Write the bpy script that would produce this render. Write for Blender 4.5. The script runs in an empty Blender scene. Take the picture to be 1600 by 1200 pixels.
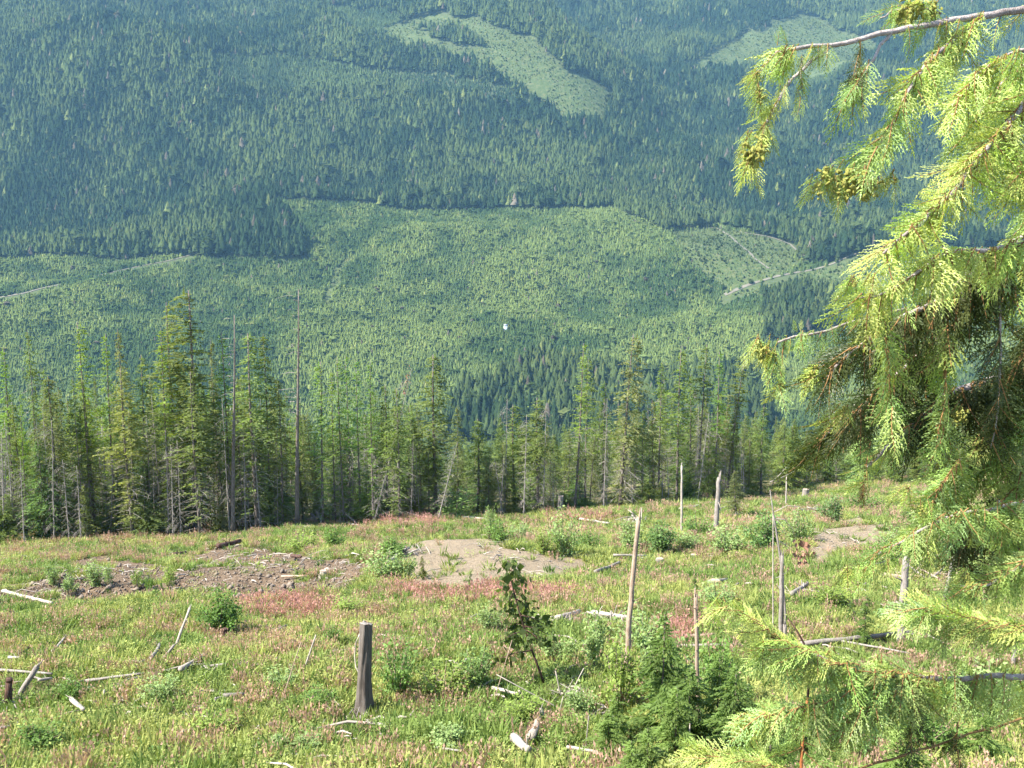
import bpy, math, random
import numpy as np
from mathutils import Vector, Matrix, Euler

sc = bpy.context.scene
COL = sc.collection
R = math.radians
rng = np.random.default_rng(7)
random.seed(7)

# ------------------------------------------------------------------ camera, sky, sun, exposure
FPX = 1556.0                      # focal length in pixels of the 1600 px wide photograph
PITCH = math.atan(250 / FPX)
cam_d = bpy.data.cameras.new('camera'); cam = bpy.data.objects.new('camera', cam_d); COL.objects.link(cam)
cam_d.sensor_width = 36.0; cam_d.lens = 36.0 * FPX / 1600.0
cam_d.clip_start = 0.05; cam_d.clip_end = 20000
cam.rotation_euler = (R(90) - PITCH, 0, 0)
sc.camera = cam

SUN = Vector((-0.72, -0.24, 0.88)).normalized()
SUN_EL = math.asin(SUN.z); SUN_AZ = math.atan2(SUN.x, SUN.y)
world = bpy.data.worlds.new('World'); sc.world = world; world.use_nodes = True
wn = world.node_tree.nodes; wl = world.node_tree.links
sky = wn.new('ShaderNodeTexSky'); sky.sky_type = 'NISHITA'; sky.sun_disc = False
sky.sun_elevation = SUN_EL; sky.sun_rotation = SUN_AZ % (2 * math.pi)
sky.altitude = 900
bg = wn['Background']; bg.inputs['Strength'].default_value = 0.125
wl.new(sky.outputs['Color'], bg.inputs['Color'])
sun_d = bpy.data.lights.new('sun', 'SUN'); sun_d.energy = 5.0; sun_d.angle = R(0.53); sun_d.color = (1.0, 0.95, 0.86)
sun = bpy.data.objects.new('sun', sun_d); COL.objects.link(sun)
sun.rotation_euler = SUN.to_track_quat('Z', 'Y').to_euler(); sun.location = (-60, 40, 120)
vs = sc.view_settings
vs.view_transform = 'Standard'; vs.look = 'None'; vs.gamma = 1.0; vs.use_curve_mapping = False
vs.exposure = 1.85
sc.render.engine = 'CYCLES'
cy = sc.cycles
cy.max_bounces = 4; cy.diffuse_bounces = 2; cy.glossy_bounces = 1; cy.transmission_bounces = 3
cy.volume_bounces = 0; cy.transparent_max_bounces = 4
cy.use_denoising = True; cy.use_adaptive_sampling = True; cy.adaptive_threshold = 0.02
cy.caustics_reflective = False; cy.caustics_refractive = False
HAZE_DENSITY = 0.000058
HAZE_COLOR = (0.32, 0.66, 1.0, 1)

# ------------------------------------------------------------------ pixels <-> world
CP, SP = math.cos(PITCH), math.sin(PITCH)
def ray(px, py):
    a = (px - 800) / FPX; b = (600 - py) / FPX
    return np.array([a, CP + SP * b, -SP + CP * b])
def W(px, py, depth):
    return ray(px, py) * depth
def project(x, y, z):
    d = y * CP - z * SP; u = y * SP + z * CP
    d = np.where(d < 0.01, 0.01, d)
    return 800 + FPX * x / d, 600 - FPX * u / d
def tan_down(py):
    return math.tan(PITCH + math.atan((py - 600) / FPX))

# ------------------------------------------------------------------ noise (sums of sines and hashed value noise)
def _hash(ix, iy, s):
    h = (ix.astype(np.int64) * 374761393 + iy.astype(np.int64) * 668265263 + s * 974634777) & 0xffffffff
    h = ((h ^ (h >> 13)) * 1274126177) & 0xffffffff
    return ((h ^ (h >> 16)) & 0xffff) / 65535.0
def vnoise(x, y, s=0):
    x = np.asarray(x, float); y = np.asarray(y, float)
    ix = np.floor(x); iy = np.floor(y); fx = x - ix; fy = y - iy
    fx = fx * fx * (3 - 2 * fx); fy = fy * fy * (3 - 2 * fy)
    a = _hash(ix, iy, s); b = _hash(ix + 1, iy, s); c = _hash(ix, iy + 1, s); d = _hash(ix + 1, iy + 1, s)
    return (a * (1 - fx) + b * fx) * (1 - fy) + (c * (1 - fx) + d * fx) * fy
def fbm(x, y, s=0, o=4):
    v = 0; a = 0.5; t = 0
    for k in range(o):
        v = v + a * vnoise(x, y, s + k * 17); t += a; a *= 0.5
        x = np.asarray(x) * 2.03 + 3.7; y = np.asarray(y) * 2.03 - 1.3
    return v / t
def sstep(a, b, x):
    t = np.clip((np.asarray(x, float) - a) / (b - a), 0, 1); return t * t * (3 - 2 * t)
def inpoly(px, py, poly):
    px = np.asarray(px); py = np.asarray(py); ins = np.zeros(px.shape, bool)
    n = len(poly); j = n - 1
    for i in range(n):
        xi, yi = poly[i]; xj, yj = poly[j]
        if yi != yj:
            ins ^= ((yi > py) != (yj > py)) & (px < (xj - xi) * (py - yi) / (yj - yi) + xi)
        j = i
    return ins

# ------------------------------------------------------------------ the lie of the land
_tab = [(15, 1285), (17, 1240), (19, 1200), (23, 1115), (30, 1012), (38, 946), (48, 897), (60, 860), (75, 832), (95, 806), (112, 793)]
_ys = [-400, -40, 1.8, 4.2] + [a for a, b in _tab] + [128, 170, 530, 880, 985, 1750, 3080, 4600]
_zs = [-2, -1.9, -1.8, -2.5] + [-a * tan_down(b) for a, b in _tab] + [-35, -49, -190, -203, -188, 30, 700, 1560]
_yd = np.concatenate([np.arange(-400, 200, 0.5), np.arange(200, 4600, 10.0)])
_zd = np.interp(_yd, _ys, _zs)
_k = np.ones(9) / 9
_n0 = int((5 + 400) / 0.5)
_zsm = np.convolve(_zd, _k, 'same')
_zd[_n0:-8] = _zsm[_n0:-8]
DIRT1 = [(-60, 934), (40, 900), (130, 880), (250, 866), (300, 850), (380, 845), (430, 858), (520, 874), (575, 882), (560, 915), (480, 930), (380, 942), (250, 938), (100, 948), (-60, 958)]
DIRT2 = [(628, 862), (670, 840), (765, 838), (840, 856), (925, 876), (900, 892), (810, 904), (740, 918), (636, 918)]
DIRT3 = [(1232, 880), (1265, 832), (1330, 812), (1400, 816), (1370, 848), (1300, 882)]
def ground_z(x, y, fine=True):
    x = np.asarray(x, float); y = np.asarray(y, float)
    z = np.interp(y, _yd, _zd)
    # clearing tilts down to the left
    z = z + 0.048 * np.clip(x, -140, 140) * np.clip(y / 70, 0, 1) * (1 - sstep(140, 500, y))
    # bank rises at the right foreground
    # far side: rolling slope, and a spur whose right flank falls into a ravine
    f = sstep(950, 1400, y)
    z = z + f * (fbm(x / 420 + 9, y / 420, 3, 3) - 0.5) * (120 + 90 * sstep(1750, 2300, y)) + f * (fbm(x / 130, y / 130, 8, 2) - 0.5) * 26
    xg = np.interp(y, [1500, 1740, 2133, 2448, 3080, 4600], [420, 345, 284, 165, -70, -600])
    z = z + 135 * sstep(1750, 2250, y) * (1 - sstep(-170, 110, x - xg))
    z = z + 60 * sstep(1900, 2600, y) * sstep(250, 900, x - xg)
    n = 1 - sstep(110, 200, y)
    z = z + n * sstep(14, 22, y) * ((fbm(x / 9, y / 9, 21, 3) - 0.5) * 1.3)
    # graded pad with a raised rim in the middle of the clearing
    ex = (x + 2.2) / 6.5; ey = (y - 54.5) / 6.5
    z = z + 0.9 * np.exp(-(ex * ex + ey * ey) ** 2)
    # gouged skid trail at the left
    ex = (x + 19.5) / 9; ey = (y - 47) / 3.5
    z = z - 0.5 * np.exp(-(ex * ex + ey * ey) ** 2)
    ex = (x + 19.5) / 13; ey = (y - 47) / 6
    z = z + np.exp(-(ex * ex + ey * ey) ** 2) * ((fbm(x / 1.1, y / 1.1, 41, 3) - 0.5) * 0.75 + sstep(0.52, 0.62, fbm(x / 3.0, y / 3.0, 43, 2)) * 0.3)
    if fine:
        z = z + n * sstep(14, 22, y) * (fbm(x / 1.3, y / 1.3, 31, 3) - 0.5) * 0.28
    return z
_t = np.concatenate([np.geomspace(1.0, 4500, 6000)])
def G(px, py, ymin=8):
    r = ray(px, py); d = _t[_t > ymin]
    P = r[None, :] * d[:, None]
    h = P[:, 2] - ground_z(P[:, 0], P[:, 1])
    k = np.argmax(h < 0)
    if k == 0: k = len(d) - 1
    a, b = d[max(k - 1, 0)], d[k]
    ha, hb = h[max(k - 1, 0)], h[k]
    t = a + (b - a) * (ha / (ha - hb + 1e-9))
    p = r * t
    return np.array([p[0], p[1], float(ground_z(p[0], p[1]))]), t
def pt(x, y):
    return np.array([x, y, float(ground_z(x, y))])

# ------------------------------------------------------------------ materials
def new_mat(name):
    m = bpy.data.materials.new(name); m.use_nodes = True
    return m, m.node_tree.nodes, m.node_tree.links, m.node_tree.nodes['Principled BSDF']
def ramp(n, l, src, stops):
    r = n.new('ShaderNodeValToRGB'); l.new(src, r.inputs['Fac'])
    while len(r.color_ramp.elements) < len(stops): r.color_ramp.elements.new(0.5)
    for e, (p, c) in zip(r.color_ramp.elements, stops):
        e.position = p; e.color = (*c, 1)
    return r.outputs['Color']
def noise(n, l, scale, detail=5, rough=0.6, coord='Object', vec=None, stretch=None):
    t = n.new('ShaderNodeTexNoise'); t.inputs['Scale'].default_value = scale
    t.inputs['Detail'].default_value = detail; t.inputs['Roughness'].default_value = rough
    if vec is None:
        tc = n.new('ShaderNodeTexCoord'); vec = tc.outputs[coord]
    if stretch:
        mp = n.new('ShaderNodeMapping'); mp.inputs['Scale'].default_value = stretch
        l.new(vec, mp.inputs['Vector']); vec = mp.outputs['Vector']
    l.new(vec, t.inputs['Vector']); return t.outputs['Fac']
def mixc(n, l, fac, a, b, mode='MIX'):
    m = n.new('ShaderNodeMix'); m.data_type = 'RGBA'; m.blend_type = mode
    for s, v in ((m.inputs[0], fac), (m.inputs[6], a), (m.inputs[7], b)):
        if hasattr(v, 'is_linked') or hasattr(v, 'links'): l.new(v, s)
        elif isinstance(v, (int, float)): s.default_value = v
        else: s.default_value = (*v, 1)
    return m.outputs[2]
def bump(n, l, bs, h, strength=0.5, dist=0.05):
    b = n.new('ShaderNodeBump'); b.inputs['Strength'].default_value = strength; b.inputs['Distance'].default_value = dist
    l.new(h, b.inputs['Height']); l.new(b.outputs['Normal'], bs.inputs['Normal'])
def leaf_mat(name, base=None, attr=None, obj_color=False, trans=0.35, var=0.35, vscale=3.0, trans_tint=(1.15, 1.25, 0.5), rough=0.6, geo=False, spec=0.12):
    m, n, l, bs = new_mat(name)
    if attr:
        a = n.new('ShaderNodeAttribute'); a.attribute_type = 'GEOMETRY' if geo else 'INSTANCER'; a.attribute_name = attr; c = a.outputs['Color']
    elif obj_color:
        a = n.new('ShaderNodeObjectInfo'); c = a.outputs['Color']
    else:
        rgb = n.new('ShaderNodeRGB'); rgb.outputs[0].default_value = (*base, 1); c = rgb.outputs[0]
    f = noise(n, l, vscale, 3)
    v = ramp(n, l, f, [(0.3, (1 - var,) * 3), (0.7, (1 + var,) * 3)])
    c = mixc(n, l, 1.0, c, v, 'MULTIPLY')
    l.new(c, bs.inputs['Base Color']); bs.inputs['Roughness'].default_value = rough
    bs.inputs['Specular IOR Level'].default_value = spec
    tr = n.new('ShaderNodeBsdfTranslucent'); l.new(mixc(n, l, 1.0, c, trans_tint, 'MULTIPLY'), tr.inputs['Color'])
    mx = n.new('ShaderNodeMixShader'); mx.inputs[0].default_value = trans
    l.new(bs.outputs[0], mx.inputs[1]); l.new(tr.outputs[0], mx.inputs[2])
    l.new(mx.outputs[0], n['Material Output'].inputs['Surface'])
    return m
def wood_mat(name, c0, c1, c2, stretch=(6, 6, 0.8), scale=4.0, rough=0.85):
    m, n, l, bs = new_mat(name)
    f = noise(n, l, scale, 7, 0.7, stretch=stretch)
    col = ramp(n, l, f, [(0.25, c0), (0.5, c1), (0.75, c2)])
    g = noise(n, l, 1.7, 4)
    col = mixc(n, l, 1.0, col, ramp(n, l, g, [(0.3, (0.72, 0.7, 0.68)), (0.7, (1.15, 1.15, 1.15))]), 'MULTIPLY')
    l.new(col, bs.inputs['Base Color']); bs.inputs['Roughness'].default_value = rough
    bs.inputs['Specular IOR Level'].default_value = 0.2
    bump(n, l, bs, f, 0.8, 0.03)
    return m
M = {}
M['far_leaf'] = leaf_mat('far_conifer_needles', attr='tint', trans=0.28, var=0.25, vscale=0.2, spec=0.0, rough=1.0)
M['grass'] = leaf_mat('ground_cover', attr='tint', trans=0.35, var=0.3, vscale=2.0, trans_tint=(1.1, 1.15, 0.7))
M['needle'] = leaf_mat('conifer_needles', obj_color=True, trans=0.48, var=0.40, vscale=0.8, trans_tint=(1.2, 1.3, 0.5))
M['shrub'] = leaf_mat('shrub_leaves', obj_color=True, trans=0.35, var=0.35, vscale=2.5, trans_tint=(1.15, 1.25, 0.55))
M['cedar_mass'] = leaf_mat('cedar_scale_leaves_inner', attr='tint', trans=0.45, var=0.3, vscale=30.0, trans_tint=(1.2, 1.2, 0.4), rough=0.45, spec=0.4, geo=True)
M['cedar'] = leaf_mat('cedar_scale_leaves', obj_color=True, trans=0.5, var=0.3, vscale=30.0, trans_tint=(1.2, 1.2, 0.45), rough=0.55, spec=0.22)
M['trunk'] = wood_mat('conifer_bark', (0.06, 0.05, 0.04), (0.15, 0.125, 0.105), (0.27, 0.235, 0.205))
M['deadwood'] = wood_mat('grey_dead_twigs', (0.15, 0.135, 0.115), (0.26, 0.235, 0.205), (0.38, 0.35, 0.31))
M['bleached'] = wood_mat('bleached_wood', (0.20, 0.17, 0.14), (0.34, 0.30, 0.25), (0.49, 0.44, 0.38), stretch=(9, 9, 0.7))
M['grey_wood'] = wood_mat('weathered_grey_wood', (0.12, 0.105, 0.09), (0.22, 0.195, 0.17), (0.34, 0.31, 0.28), stretch=(9, 9, 0.7))
M['grey_bleached'] = wood_mat('mixed_slash_wood', (0.13, 0.11, 0.09), (0.30, 0.26, 0.22), (0.5, 0.45, 0.39), stretch=(0.9, 0.9, 0.9), scale=1.1)
M['tan_wood'] = wood_mat('barkless_tan_pole', (0.16, 0.11, 0.075), (0.30, 0.225, 0.165), (0.42, 0.34, 0.26), stretch=(8, 8, 0.6))
M['burnt'] = wood_mat('charred_wood', (0.02, 0.015, 0.012), (0.07, 0.04, 0.03), (0.19, 0.10, 0.07))
M['stump_bark'] = wood_mat('furrowed_stump_bark', (0.055, 0.046, 0.038), (0.12, 0.102, 0.088), (0.2, 0.175, 0.15), stretch=(9, 9, 0.5), scale=3.0)
M['cut'] = wood_mat('sawn_wood', (0.2, 0.15, 0.11), (0.33, 0.26, 0.2), (0.45, 0.37, 0.29), stretch=(4, 4, 4))
M['cedar_bark'] = wood_mat('cedar_limb_bark', (0.22, 0.17, 0.15), (0.40, 0.34, 0.31), (0.56, 0.50, 0.47), stretch=(40, 40, 40), scale=1.2)
M['twig'] = wood_mat('cedar_twig', (0.20, 0.10, 0.04), (0.32, 0.18, 0.07), (0.38, 0.26, 0.10), stretch=(40, 40, 40), scale=1.0)
M['stem_orange'] = wood_mat('orange_sapling_stem', (0.22, 0.07, 0.025), (0.34, 0.12, 0.04), (0.4, 0.18, 0.07), stretch=(30, 30, 10), scale=1.0)
M['redneedle'] = leaf_mat('dead_red_needles', base=(0.24, 0.13, 0.09), trans=0.15, var=0.3)
M['rock'] = wood_mat('pale_stone', (0.22, 0.19, 0.15), (0.34, 0.30, 0.25), (0.48, 0.44, 0.38), stretch=(3, 3, 3))
def plain(name, c, rough=0.6, metal=0.0):
    m, n, l, bs = new_mat(name)
    f = noise(n, l, 6.0, 4)
    l.new(mixc(n, l, 1.0, c, ramp(n, l, f, [(0.3, (0.8,) * 3), (0.7, (1.15,) * 3)]), 'MULTIPLY'), bs.inputs['Base Color'])
    bs.inputs['Roughness'].default_value = rough; bs.inputs['Metallic'].default_value = metal
    return m
M['cone'] = wood_mat('young_cedar_cones', (0.34, 0.40, 0.08), (0.52, 0.52, 0.12), (0.66, 0.58, 0.16), stretch=(60, 60, 60), scale=1.0, rough=0.6)
M['wire'] = plain('rusted_wire_rope', (0.55, 0.49, 0.40), 0.6)
M['white'] = plain('white_painted_wall', (0.8, 0.8, 0.78), 0.6)
M['roofing'] = plain('grey_sheet_roof', (0.25, 0.26, 0.28), 0.5)
M['dark_glass'] = plain('dark_window', (0.03, 0.035, 0.04), 0.2)

# clearing ground: litter and moss, with bare grey-brown and tan soil where vertex colours say so
m, n, l, bs = new_mat('clearing_soil')
at = n.new('ShaderNodeAttribute'); at.attribute_name = 'soil'
sep = n.new('ShaderNodeSeparateColor'); l.new(at.outputs['Color'], sep.inputs[0])
f1 = noise(n, l, 0.55, 6); f2 = noise(n, l, 5.0, 8, 0.75); f3 = noise(n, l, 24.0, 6, 0.75)
lit = ramp(n, l, f1, [(0.3, (0.085, 0.10, 0.035)), (0.5, (0.15, 0.135, 0.06)), (0.7, (0.20, 0.15, 0.085))])
d1 = ramp(n, l, f2, [(0.3, (0.035, 0.024, 0.016)), (0.48, (0.14, 0.098, 0.063)), (0.68, (0.28, 0.21, 0.145))])
d2 = ramp(n, l, f2, [(0.28, (0.19, 0.145, 0.09)), (0.5, (0.26, 0.205, 0.14)), (0.75, (0.33, 0.27, 0.19))])
c = mixc(n, l, sep.outputs[0], lit, d1); c = mixc(n, l, sep.outputs[1], c, d2)
c = mixc(n, l, 1.0, c, ramp(n, l, f3, [(0.3, (0.65,) * 3), (0.7, (1.3,) * 3)]), 'MULTIPLY')
l.new(c, bs.inputs['Base Color']); bs.inputs['Roughness'].default_value = 0.95; bs.inputs['Specular IOR Level'].default_value = 0.1
bump(n, l, bs, f2, 0.9, 0.25)
M['ground'] = m
m, n, l, bs = new_mat('mountain_floor')
at = n.new('ShaderNodeAttribute'); at.attribute_name = 'soil'
sep = n.new('ShaderNodeSeparateColor'); l.new(at.outputs['Color'], sep.inputs[0])
f1 = noise(n, l, 0.02, 8, 0.7); f2 = noise(n, l, 0.15, 6, 0.7)
a = ramp(n, l, f1, [(0.3, (0.04, 0.055, 0.025)), (0.7, (0.075, 0.09, 0.04))])
b = ramp(n, l, f2, [(0.3, (0.035, 0.058, 0.02)), (0.5, (0.062, 0.085, 0.028)), (0.75, (0.125, 0.12, 0.06))])
l.new(mixc(n, l, sep.outputs[0], a, b), bs.inputs['Base Color']); bs.inputs['Roughness'].default_value = 0.95
bs.inputs['Specular IOR Level'].default_value = 0.1
M['mountain'] = m
M['road'] = wood_mat('pale_gravel_road', (0.10, 0.095, 0.07), (0.14, 0.13, 0.10), (0.19, 0.17, 0.135), stretch=(0.3, 0.3, 0.3), scale=0.5)

# ------------------------------------------------------------------ mesh building
class MB:
    """collects vertices and polygons for ONE mesh"""
    def __init__(s): s.v = []; s.q = []; s.t = []; s.n = 0; s.qm = []; s.tm = []
    def add(s, V, Q=None, T=None, mi=0):
        V = np.asarray(V, float).reshape(-1, 3)
        if Q is not None and len(Q): s.q.append(np.asarray(Q, int) + s.n); s.qm.append(np.full(len(Q), mi))
        if T is not None and len(T): s.t.append(np.asarray(T, int) + s.n); s.tm.append(np.full(len(T), mi))
        s.v.append(V); s.n += len(V)
    def diamonds(s, A, B, side, mi=0, mid=0.45):
        """leaf-like quads from A to B with half-width vectors side"""
        A = np.asarray(A, float); B = np.asarray(B, float); side = np.asarray(side, float); k = len(A)
        Mi = A + (B - A) * mid
        V = np.stack([A, Mi + side, B, Mi - side], 1).reshape(-1, 3)
        s.add(V, np.arange(4 * k).reshape(k, 4), mi=mi)
    def tube(s, P, rad, sides=7, mi=0, cap=True, wob=0.0, r=None):
        P = np.asarray(P, float); k = len(P); rad = np.broadcast_to(np.asarray(rad, float), (k,))
        T = np.gradient(P, axis=0); T /= (np.linalg.norm(T, axis=1, keepdims=True) + 1e-9)
        up = np.array([0.31, 0.17, 0.93]) if abs(T[0][2]) < 0.8 else np.array([0.93, 0.31, 0.1])
        X = np.cross(T, up); X /= np.linalg.norm(X, axis=1, keepdims=True); Y = np.cross(T, X)
        an = np.arange(sides) * 2 * math.pi / sides
        rr = rad[:, None] * np.ones(sides)
        if wob: rr = rr * (1 + wob * ((r or rng).random((k, sides)) - 0.5) + wob * ((r or rng).random((1, sides)) - 0.5))
        V = P[:, None, :] + rr[:, :, None] * (np.cos(an)[None, :, None] * X[:, None, :] + np.sin(an)[None, :, None] * Y[:, None, :])
        Q = []
        for i in range(k - 1):
            for j in range(sides):
                j2 = (j + 1) % sides
                Q.append((i * sides + j, i * sides + j2, (i + 1) * sides + j2, (i + 1) * sides + j))
        T_ = []
        V = V.reshape(-1, 3)
        if cap:
            V = np.vstack([V, P[:1], P[-1:]]); a, b = k * sides, k * sides + 1
            for j in range(sides):
                j2 = (j + 1) % sides
                T_.append((a, j2, j)); T_.append((b, (k - 1) * sides + j, (k - 1) * sides + j2))
        s.add(V, Q, T_, mi)
    def mesh(s, name, mats, smooth=False):
        V = np.vstack(s.v)
        q = np.vstack(s.q) if s.q else np.zeros((0, 4), int); t = np.vstack(s.t) if s.t else np.zeros((0, 3), int)
        me = bpy.data.meshes.new(name)
        me.vertices.add(len(V)); me.vertices.foreach_set('co', V.astype(np.float32).ravel())
        me.loops.add(q.size + t.size); me.loops.foreach_set('vertex_index', np.concatenate([q.ravel(), t.ravel()]).astype(np.int32))
        me.polygons.add(len(q) + len(t))
        st = np.concatenate([np.arange(len(q)) * 4, len(q) * 4 + np.arange(len(t)) * 3]).astype(np.int32)
        me.polygons.foreach_set('loop_start', st)
        mi = np.concatenate(s.qm + s.tm).astype(np.int32) if (s.qm or s.tm) else None
        for mt in (mats if isinstance(mats, (list, tuple)) else [mats]): me.materials.append(mt)
        if mi is not None: me.polygons.foreach_set('material_index', mi)
        if smooth: me.polygons.foreach_set('use_smooth', np.ones(len(me.polygons), bool))
        me.update(calc_edges=True)
        return me
def unit(v): v = np.asarray(v, float); return v / (np.linalg.norm(v) + 1e-12)

# ------------------------------------------------------------------ objects
def props(o, label=None, cat=None, group=None, kind=None):
    if label: o['label'] = label
    if cat: o['category'] = cat
    if group: o['group'] = group
    if kind: o['kind'] = kind
    return o
def thing(name, label, cat, loc=(0, 0, 0), group=None):
    o = bpy.data.objects.new(name, None); COL.objects.link(o); o.location = loc; o.empty_display_size = 0.2
    return props(o, label, cat, group)
def part(name, me, parent, loc=None, color=None):
    o = bpy.data.objects.new(name, me); COL.objects.link(o); o.parent = parent
    if loc is not None: o.location = loc
    if color is not None: o.color = (*color, 1)
    return o
def single(name, me, label, cat, loc=(0, 0, 0), group=None, kind=None, color=None):
    o = bpy.data.objects.new(name, me); COL.objects.link(o); o.location = loc
    if color is not None: o.color = (*color, 1)
    return props(o, label, cat, group, kind)

# ------------------------------------------------------------------ ground sheets
def sheet(name, ys, us, off, mat):
    Y, U = np.meshgrid(ys, us, indexing='ij'); X = U * (Y + off); Z = ground_z(X, Y)
    ny, nu = X.shape
    idx = np.arange(ny * nu).reshape(ny, nu)
    Q = np.stack([idx[:-1, :-1], idx[:-1, 1:], idx[1:, 1:], idx[1:, :-1]], -1).reshape(-1, 4)
    b = MB(); b.add(np.stack([X, Y, Z], -1).reshape(-1, 3), Q)
    me = b.mesh(name, mat, smooth=True)
    o = bpy.data.objects.new(name, me); COL.objects.link(o); o['kind'] = 'structure'
    return o, X.ravel(), Y.ravel(), Z.ravel()
def soil_attr(o, r, g):
    a = o.data.attributes.new('soil', 'FLOAT_COLOR', 'POINT')
    c = np.zeros((len(r), 4), np.float32); c[:, 0] = r; c[:, 1] = g; c[:, 3] = 1
    a.data.foreach_set('color', c.ravel())
def near_masks(x, y, z):
    px, py = project(x, y, z)
    jx = (fbm(x / 2.0, y / 2.0, 51, 5) - 0.5) * 90; jy = (fbm(x / 2.0, y / 2.0, 61, 5) - 0.5) * 34
    vis = (y > 15) & (y < 112)
    a = inpoly(px + jx, py + jy, DIRT1) & vis & (fbm(x / 1.9, y / 1.9, 223, 3) - 0.08 * sstep(-26, -18, x) < 0.64)
    b = (inpoly(px + jx, py + jy, DIRT2) | inpoly(px + jx, py + jy, DIRT3)) & vis
    return a, b, px, py
ys = np.concatenate([np.linspace(-60, 12, 30)[:-1], np.geomspace(12 + 20, 135 + 20, 330) - 20])
o, X, Y, Z = sheet('ground', ys, np.linspace(-0.95, 0.95, 560), 75, M['ground'])
a, b, px, py = near_masks(X, Y, Z); soil_attr(o, a * 1.0, b * 1.0)
ys2 = np.concatenate([np.geomspace(135, 900, 50)[:-1], np.geomspace(900, 4300, 230)])
o2, X, Y, Z = sheet('mountainside', ys2, np.linspace(-0.95, 0.95, 260), 75, M['mountain'])
YOUNG = [(-400, 408), (0, 405), (130, 402), (185, 410), (300, 398), (345, 405), (490, 408), (466, 365), (420, 312), (560, 318), (640, 330), (960, 328),
         (1040, 365), (1120, 352), (1230, 380), (1262, 415), (1400, 392), (2000, 380), (2000, 900), (-400, 900)]
OLD_LOW = [(690, 660), (720, 612), (790, 595), (840, 566), (900, 575), (960, 592), (1100, 596), (1200, 570), (1200, 700), (690, 700)]
OLD_STRIP = [(1185, 455), (1240, 440), (1300, 470), (1345, 480), (1330, 510), (1250, 530), (1195, 540)]
CUT1 = [(1046, 365), (1120, 354), (1225, 380), (1258, 414), (1138, 456), (1100, 425), (1070, 395)]
CUT1B = [(1140, 462), (1362, 398), (1420, 400), (1400, 470), (1300, 455)]
CUT2 = [(585, 62), (612, 36), (700, 25), (770, 36), (845, 72), (900, 116), (955, 148), (950, 188), (880, 195), (845, 165), (800, 138), (765, 112), (735, 96), (690, 88), (640, 78)]
CUT2_ISLE = [(655, 45), (720, 52), (752, 78), (700, 72)]
CUT3 = [(1055, 108), (1125, 72), (1250, 24), (1330, 50), (1370, 75), (1345, 104), (1260, 122), (1180, 112)]
MED1 = [(330, 82), (420, 92), (520, 96), (600, 112), (700, 118), (790, 138), (840, 172), (740, 158), (600, 140), (480, 150), (350, 128)]
MED2 = [(470, 10), (640, 16), (610, 38), (590, 62), (545, 52)]
MED3 = [(1190, 112), (1330, 100), (1310, 140), (1230, 150)]
NARROW = [(505, 480), (515, 440), (545, 400), (556, 400), (530, 440), (516, 480)]      # overgrown track, pale
def far_class(x, y, z):
    px, py = project(x, y, z)
    jw = 1 + 1.2 * sstep(1900, 2300, y); px = px + (fbm(x / 40, y / 40, 71, 3) - 0.5) * 26 * jw; py = py + (fbm(x / 40, y / 40, 81, 3) - 0.5) * 10 * jw
    c = np.zeros(x.shape, int)                                   # 0 tall old forest
    up = y > 1250
    c[inpoly(px, py, YOUNG)] = 1                                 # 1 young plantation
    c[inpoly(px, py, OLD_LOW) | inpoly(px, py, OLD_STRIP)] = 0
    for P in (MED1, MED2, MED3): c[inpoly(px, py, P) & up] = 2   # 2 half-grown light forest
    for P in (CUT1, CUT2, CUT3, CUT1B): c[inpoly(px, py, P) & up] = 3 # 3 cleared
    c[inpoly(px, py, CUT2_ISLE) & up] = 0
    c[inpoly(px, py, NARROW)] = 3
    c[y < 860] = 0
    return c, px, py
cl, px, py = far_class(X, Y, Z)
soil_attr(o2, np.where(cl == 3, 1.0, np.where(cl == 1, 0.35, 0.0)), np.zeros(len(X)))

# roads across the valley, as strips of gravel on the slope
ROADS = [([(-20, 470), (40, 458), (90, 446), (130, 436), (175, 426), (215, 417)], 5, 'gravel_road', 0),
         ([(1132, 461), (1165, 447), (1200, 436), (1250, 425), (1310, 409), (1365, 393)], 5, 'gravel_road', 1),
         ([(1098, 356), (1118, 356), (1142, 370), (1165, 390), (1180, 405), (1205, 422)], 3, 'skid_track', 2),
         ([(1150, 362), (1200, 370), (1235, 382), (1260, 402)], 3, 'skid_track', 3),
         ([(215, 417), (262, 408), (318, 392)], 3, 'skid_track', 5)]
road_pts = []
for pts, w, nm, k in ROADS:
    P = np.array([G(*p, ymin=900)[0] for p in pts])
    d = np.concatenate([[0], np.cumsum(np.linalg.norm(np.diff(P, axis=0), axis=1))])
    s = np.arange(0, d[-1], 8.0)
    P = np.stack([np.interp(s, d, P[:, i]) for i in range(3)], 1)
    T = np.gradient(P[:, :2], axis=0); T /= np.linalg.norm(T, axis=1, keepdims=True)
    N = np.stack([-T[:, 1], T[:, 0]], 1)
    wv = w * (0.8 + 0.5 * vnoise(s / 30, s * 0, 91 + k))
    rows = []
    for q in (-1, -0.5, 0, 0.5, 1):
        xy = P[:, :2] + N * (wv * q / 2)[:, None]
        rows.append(np.column_stack([xy, ground_z(xy[:, 0], xy[:, 1]) + 0.9 - 0.3 * abs(q)]))
    V = np.stack(rows, 1); k2 = len(s); idx = np.arange(k2 * 5).reshape(k2, 5)
    b = MB(); b.add(V.reshape(-1, 3), np.stack([idx[:-1, :-1], idx[:-1, 1:], idx[1:, 1:], idx[1:, :-1]], -1).reshape(-1, 4))
    o = bpy.data.objects.new(nm, b.mesh(nm, M['road'])); COL.objects.link(o); o['kind'] = 'structure'
    road_pts.append((P, w))

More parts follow.
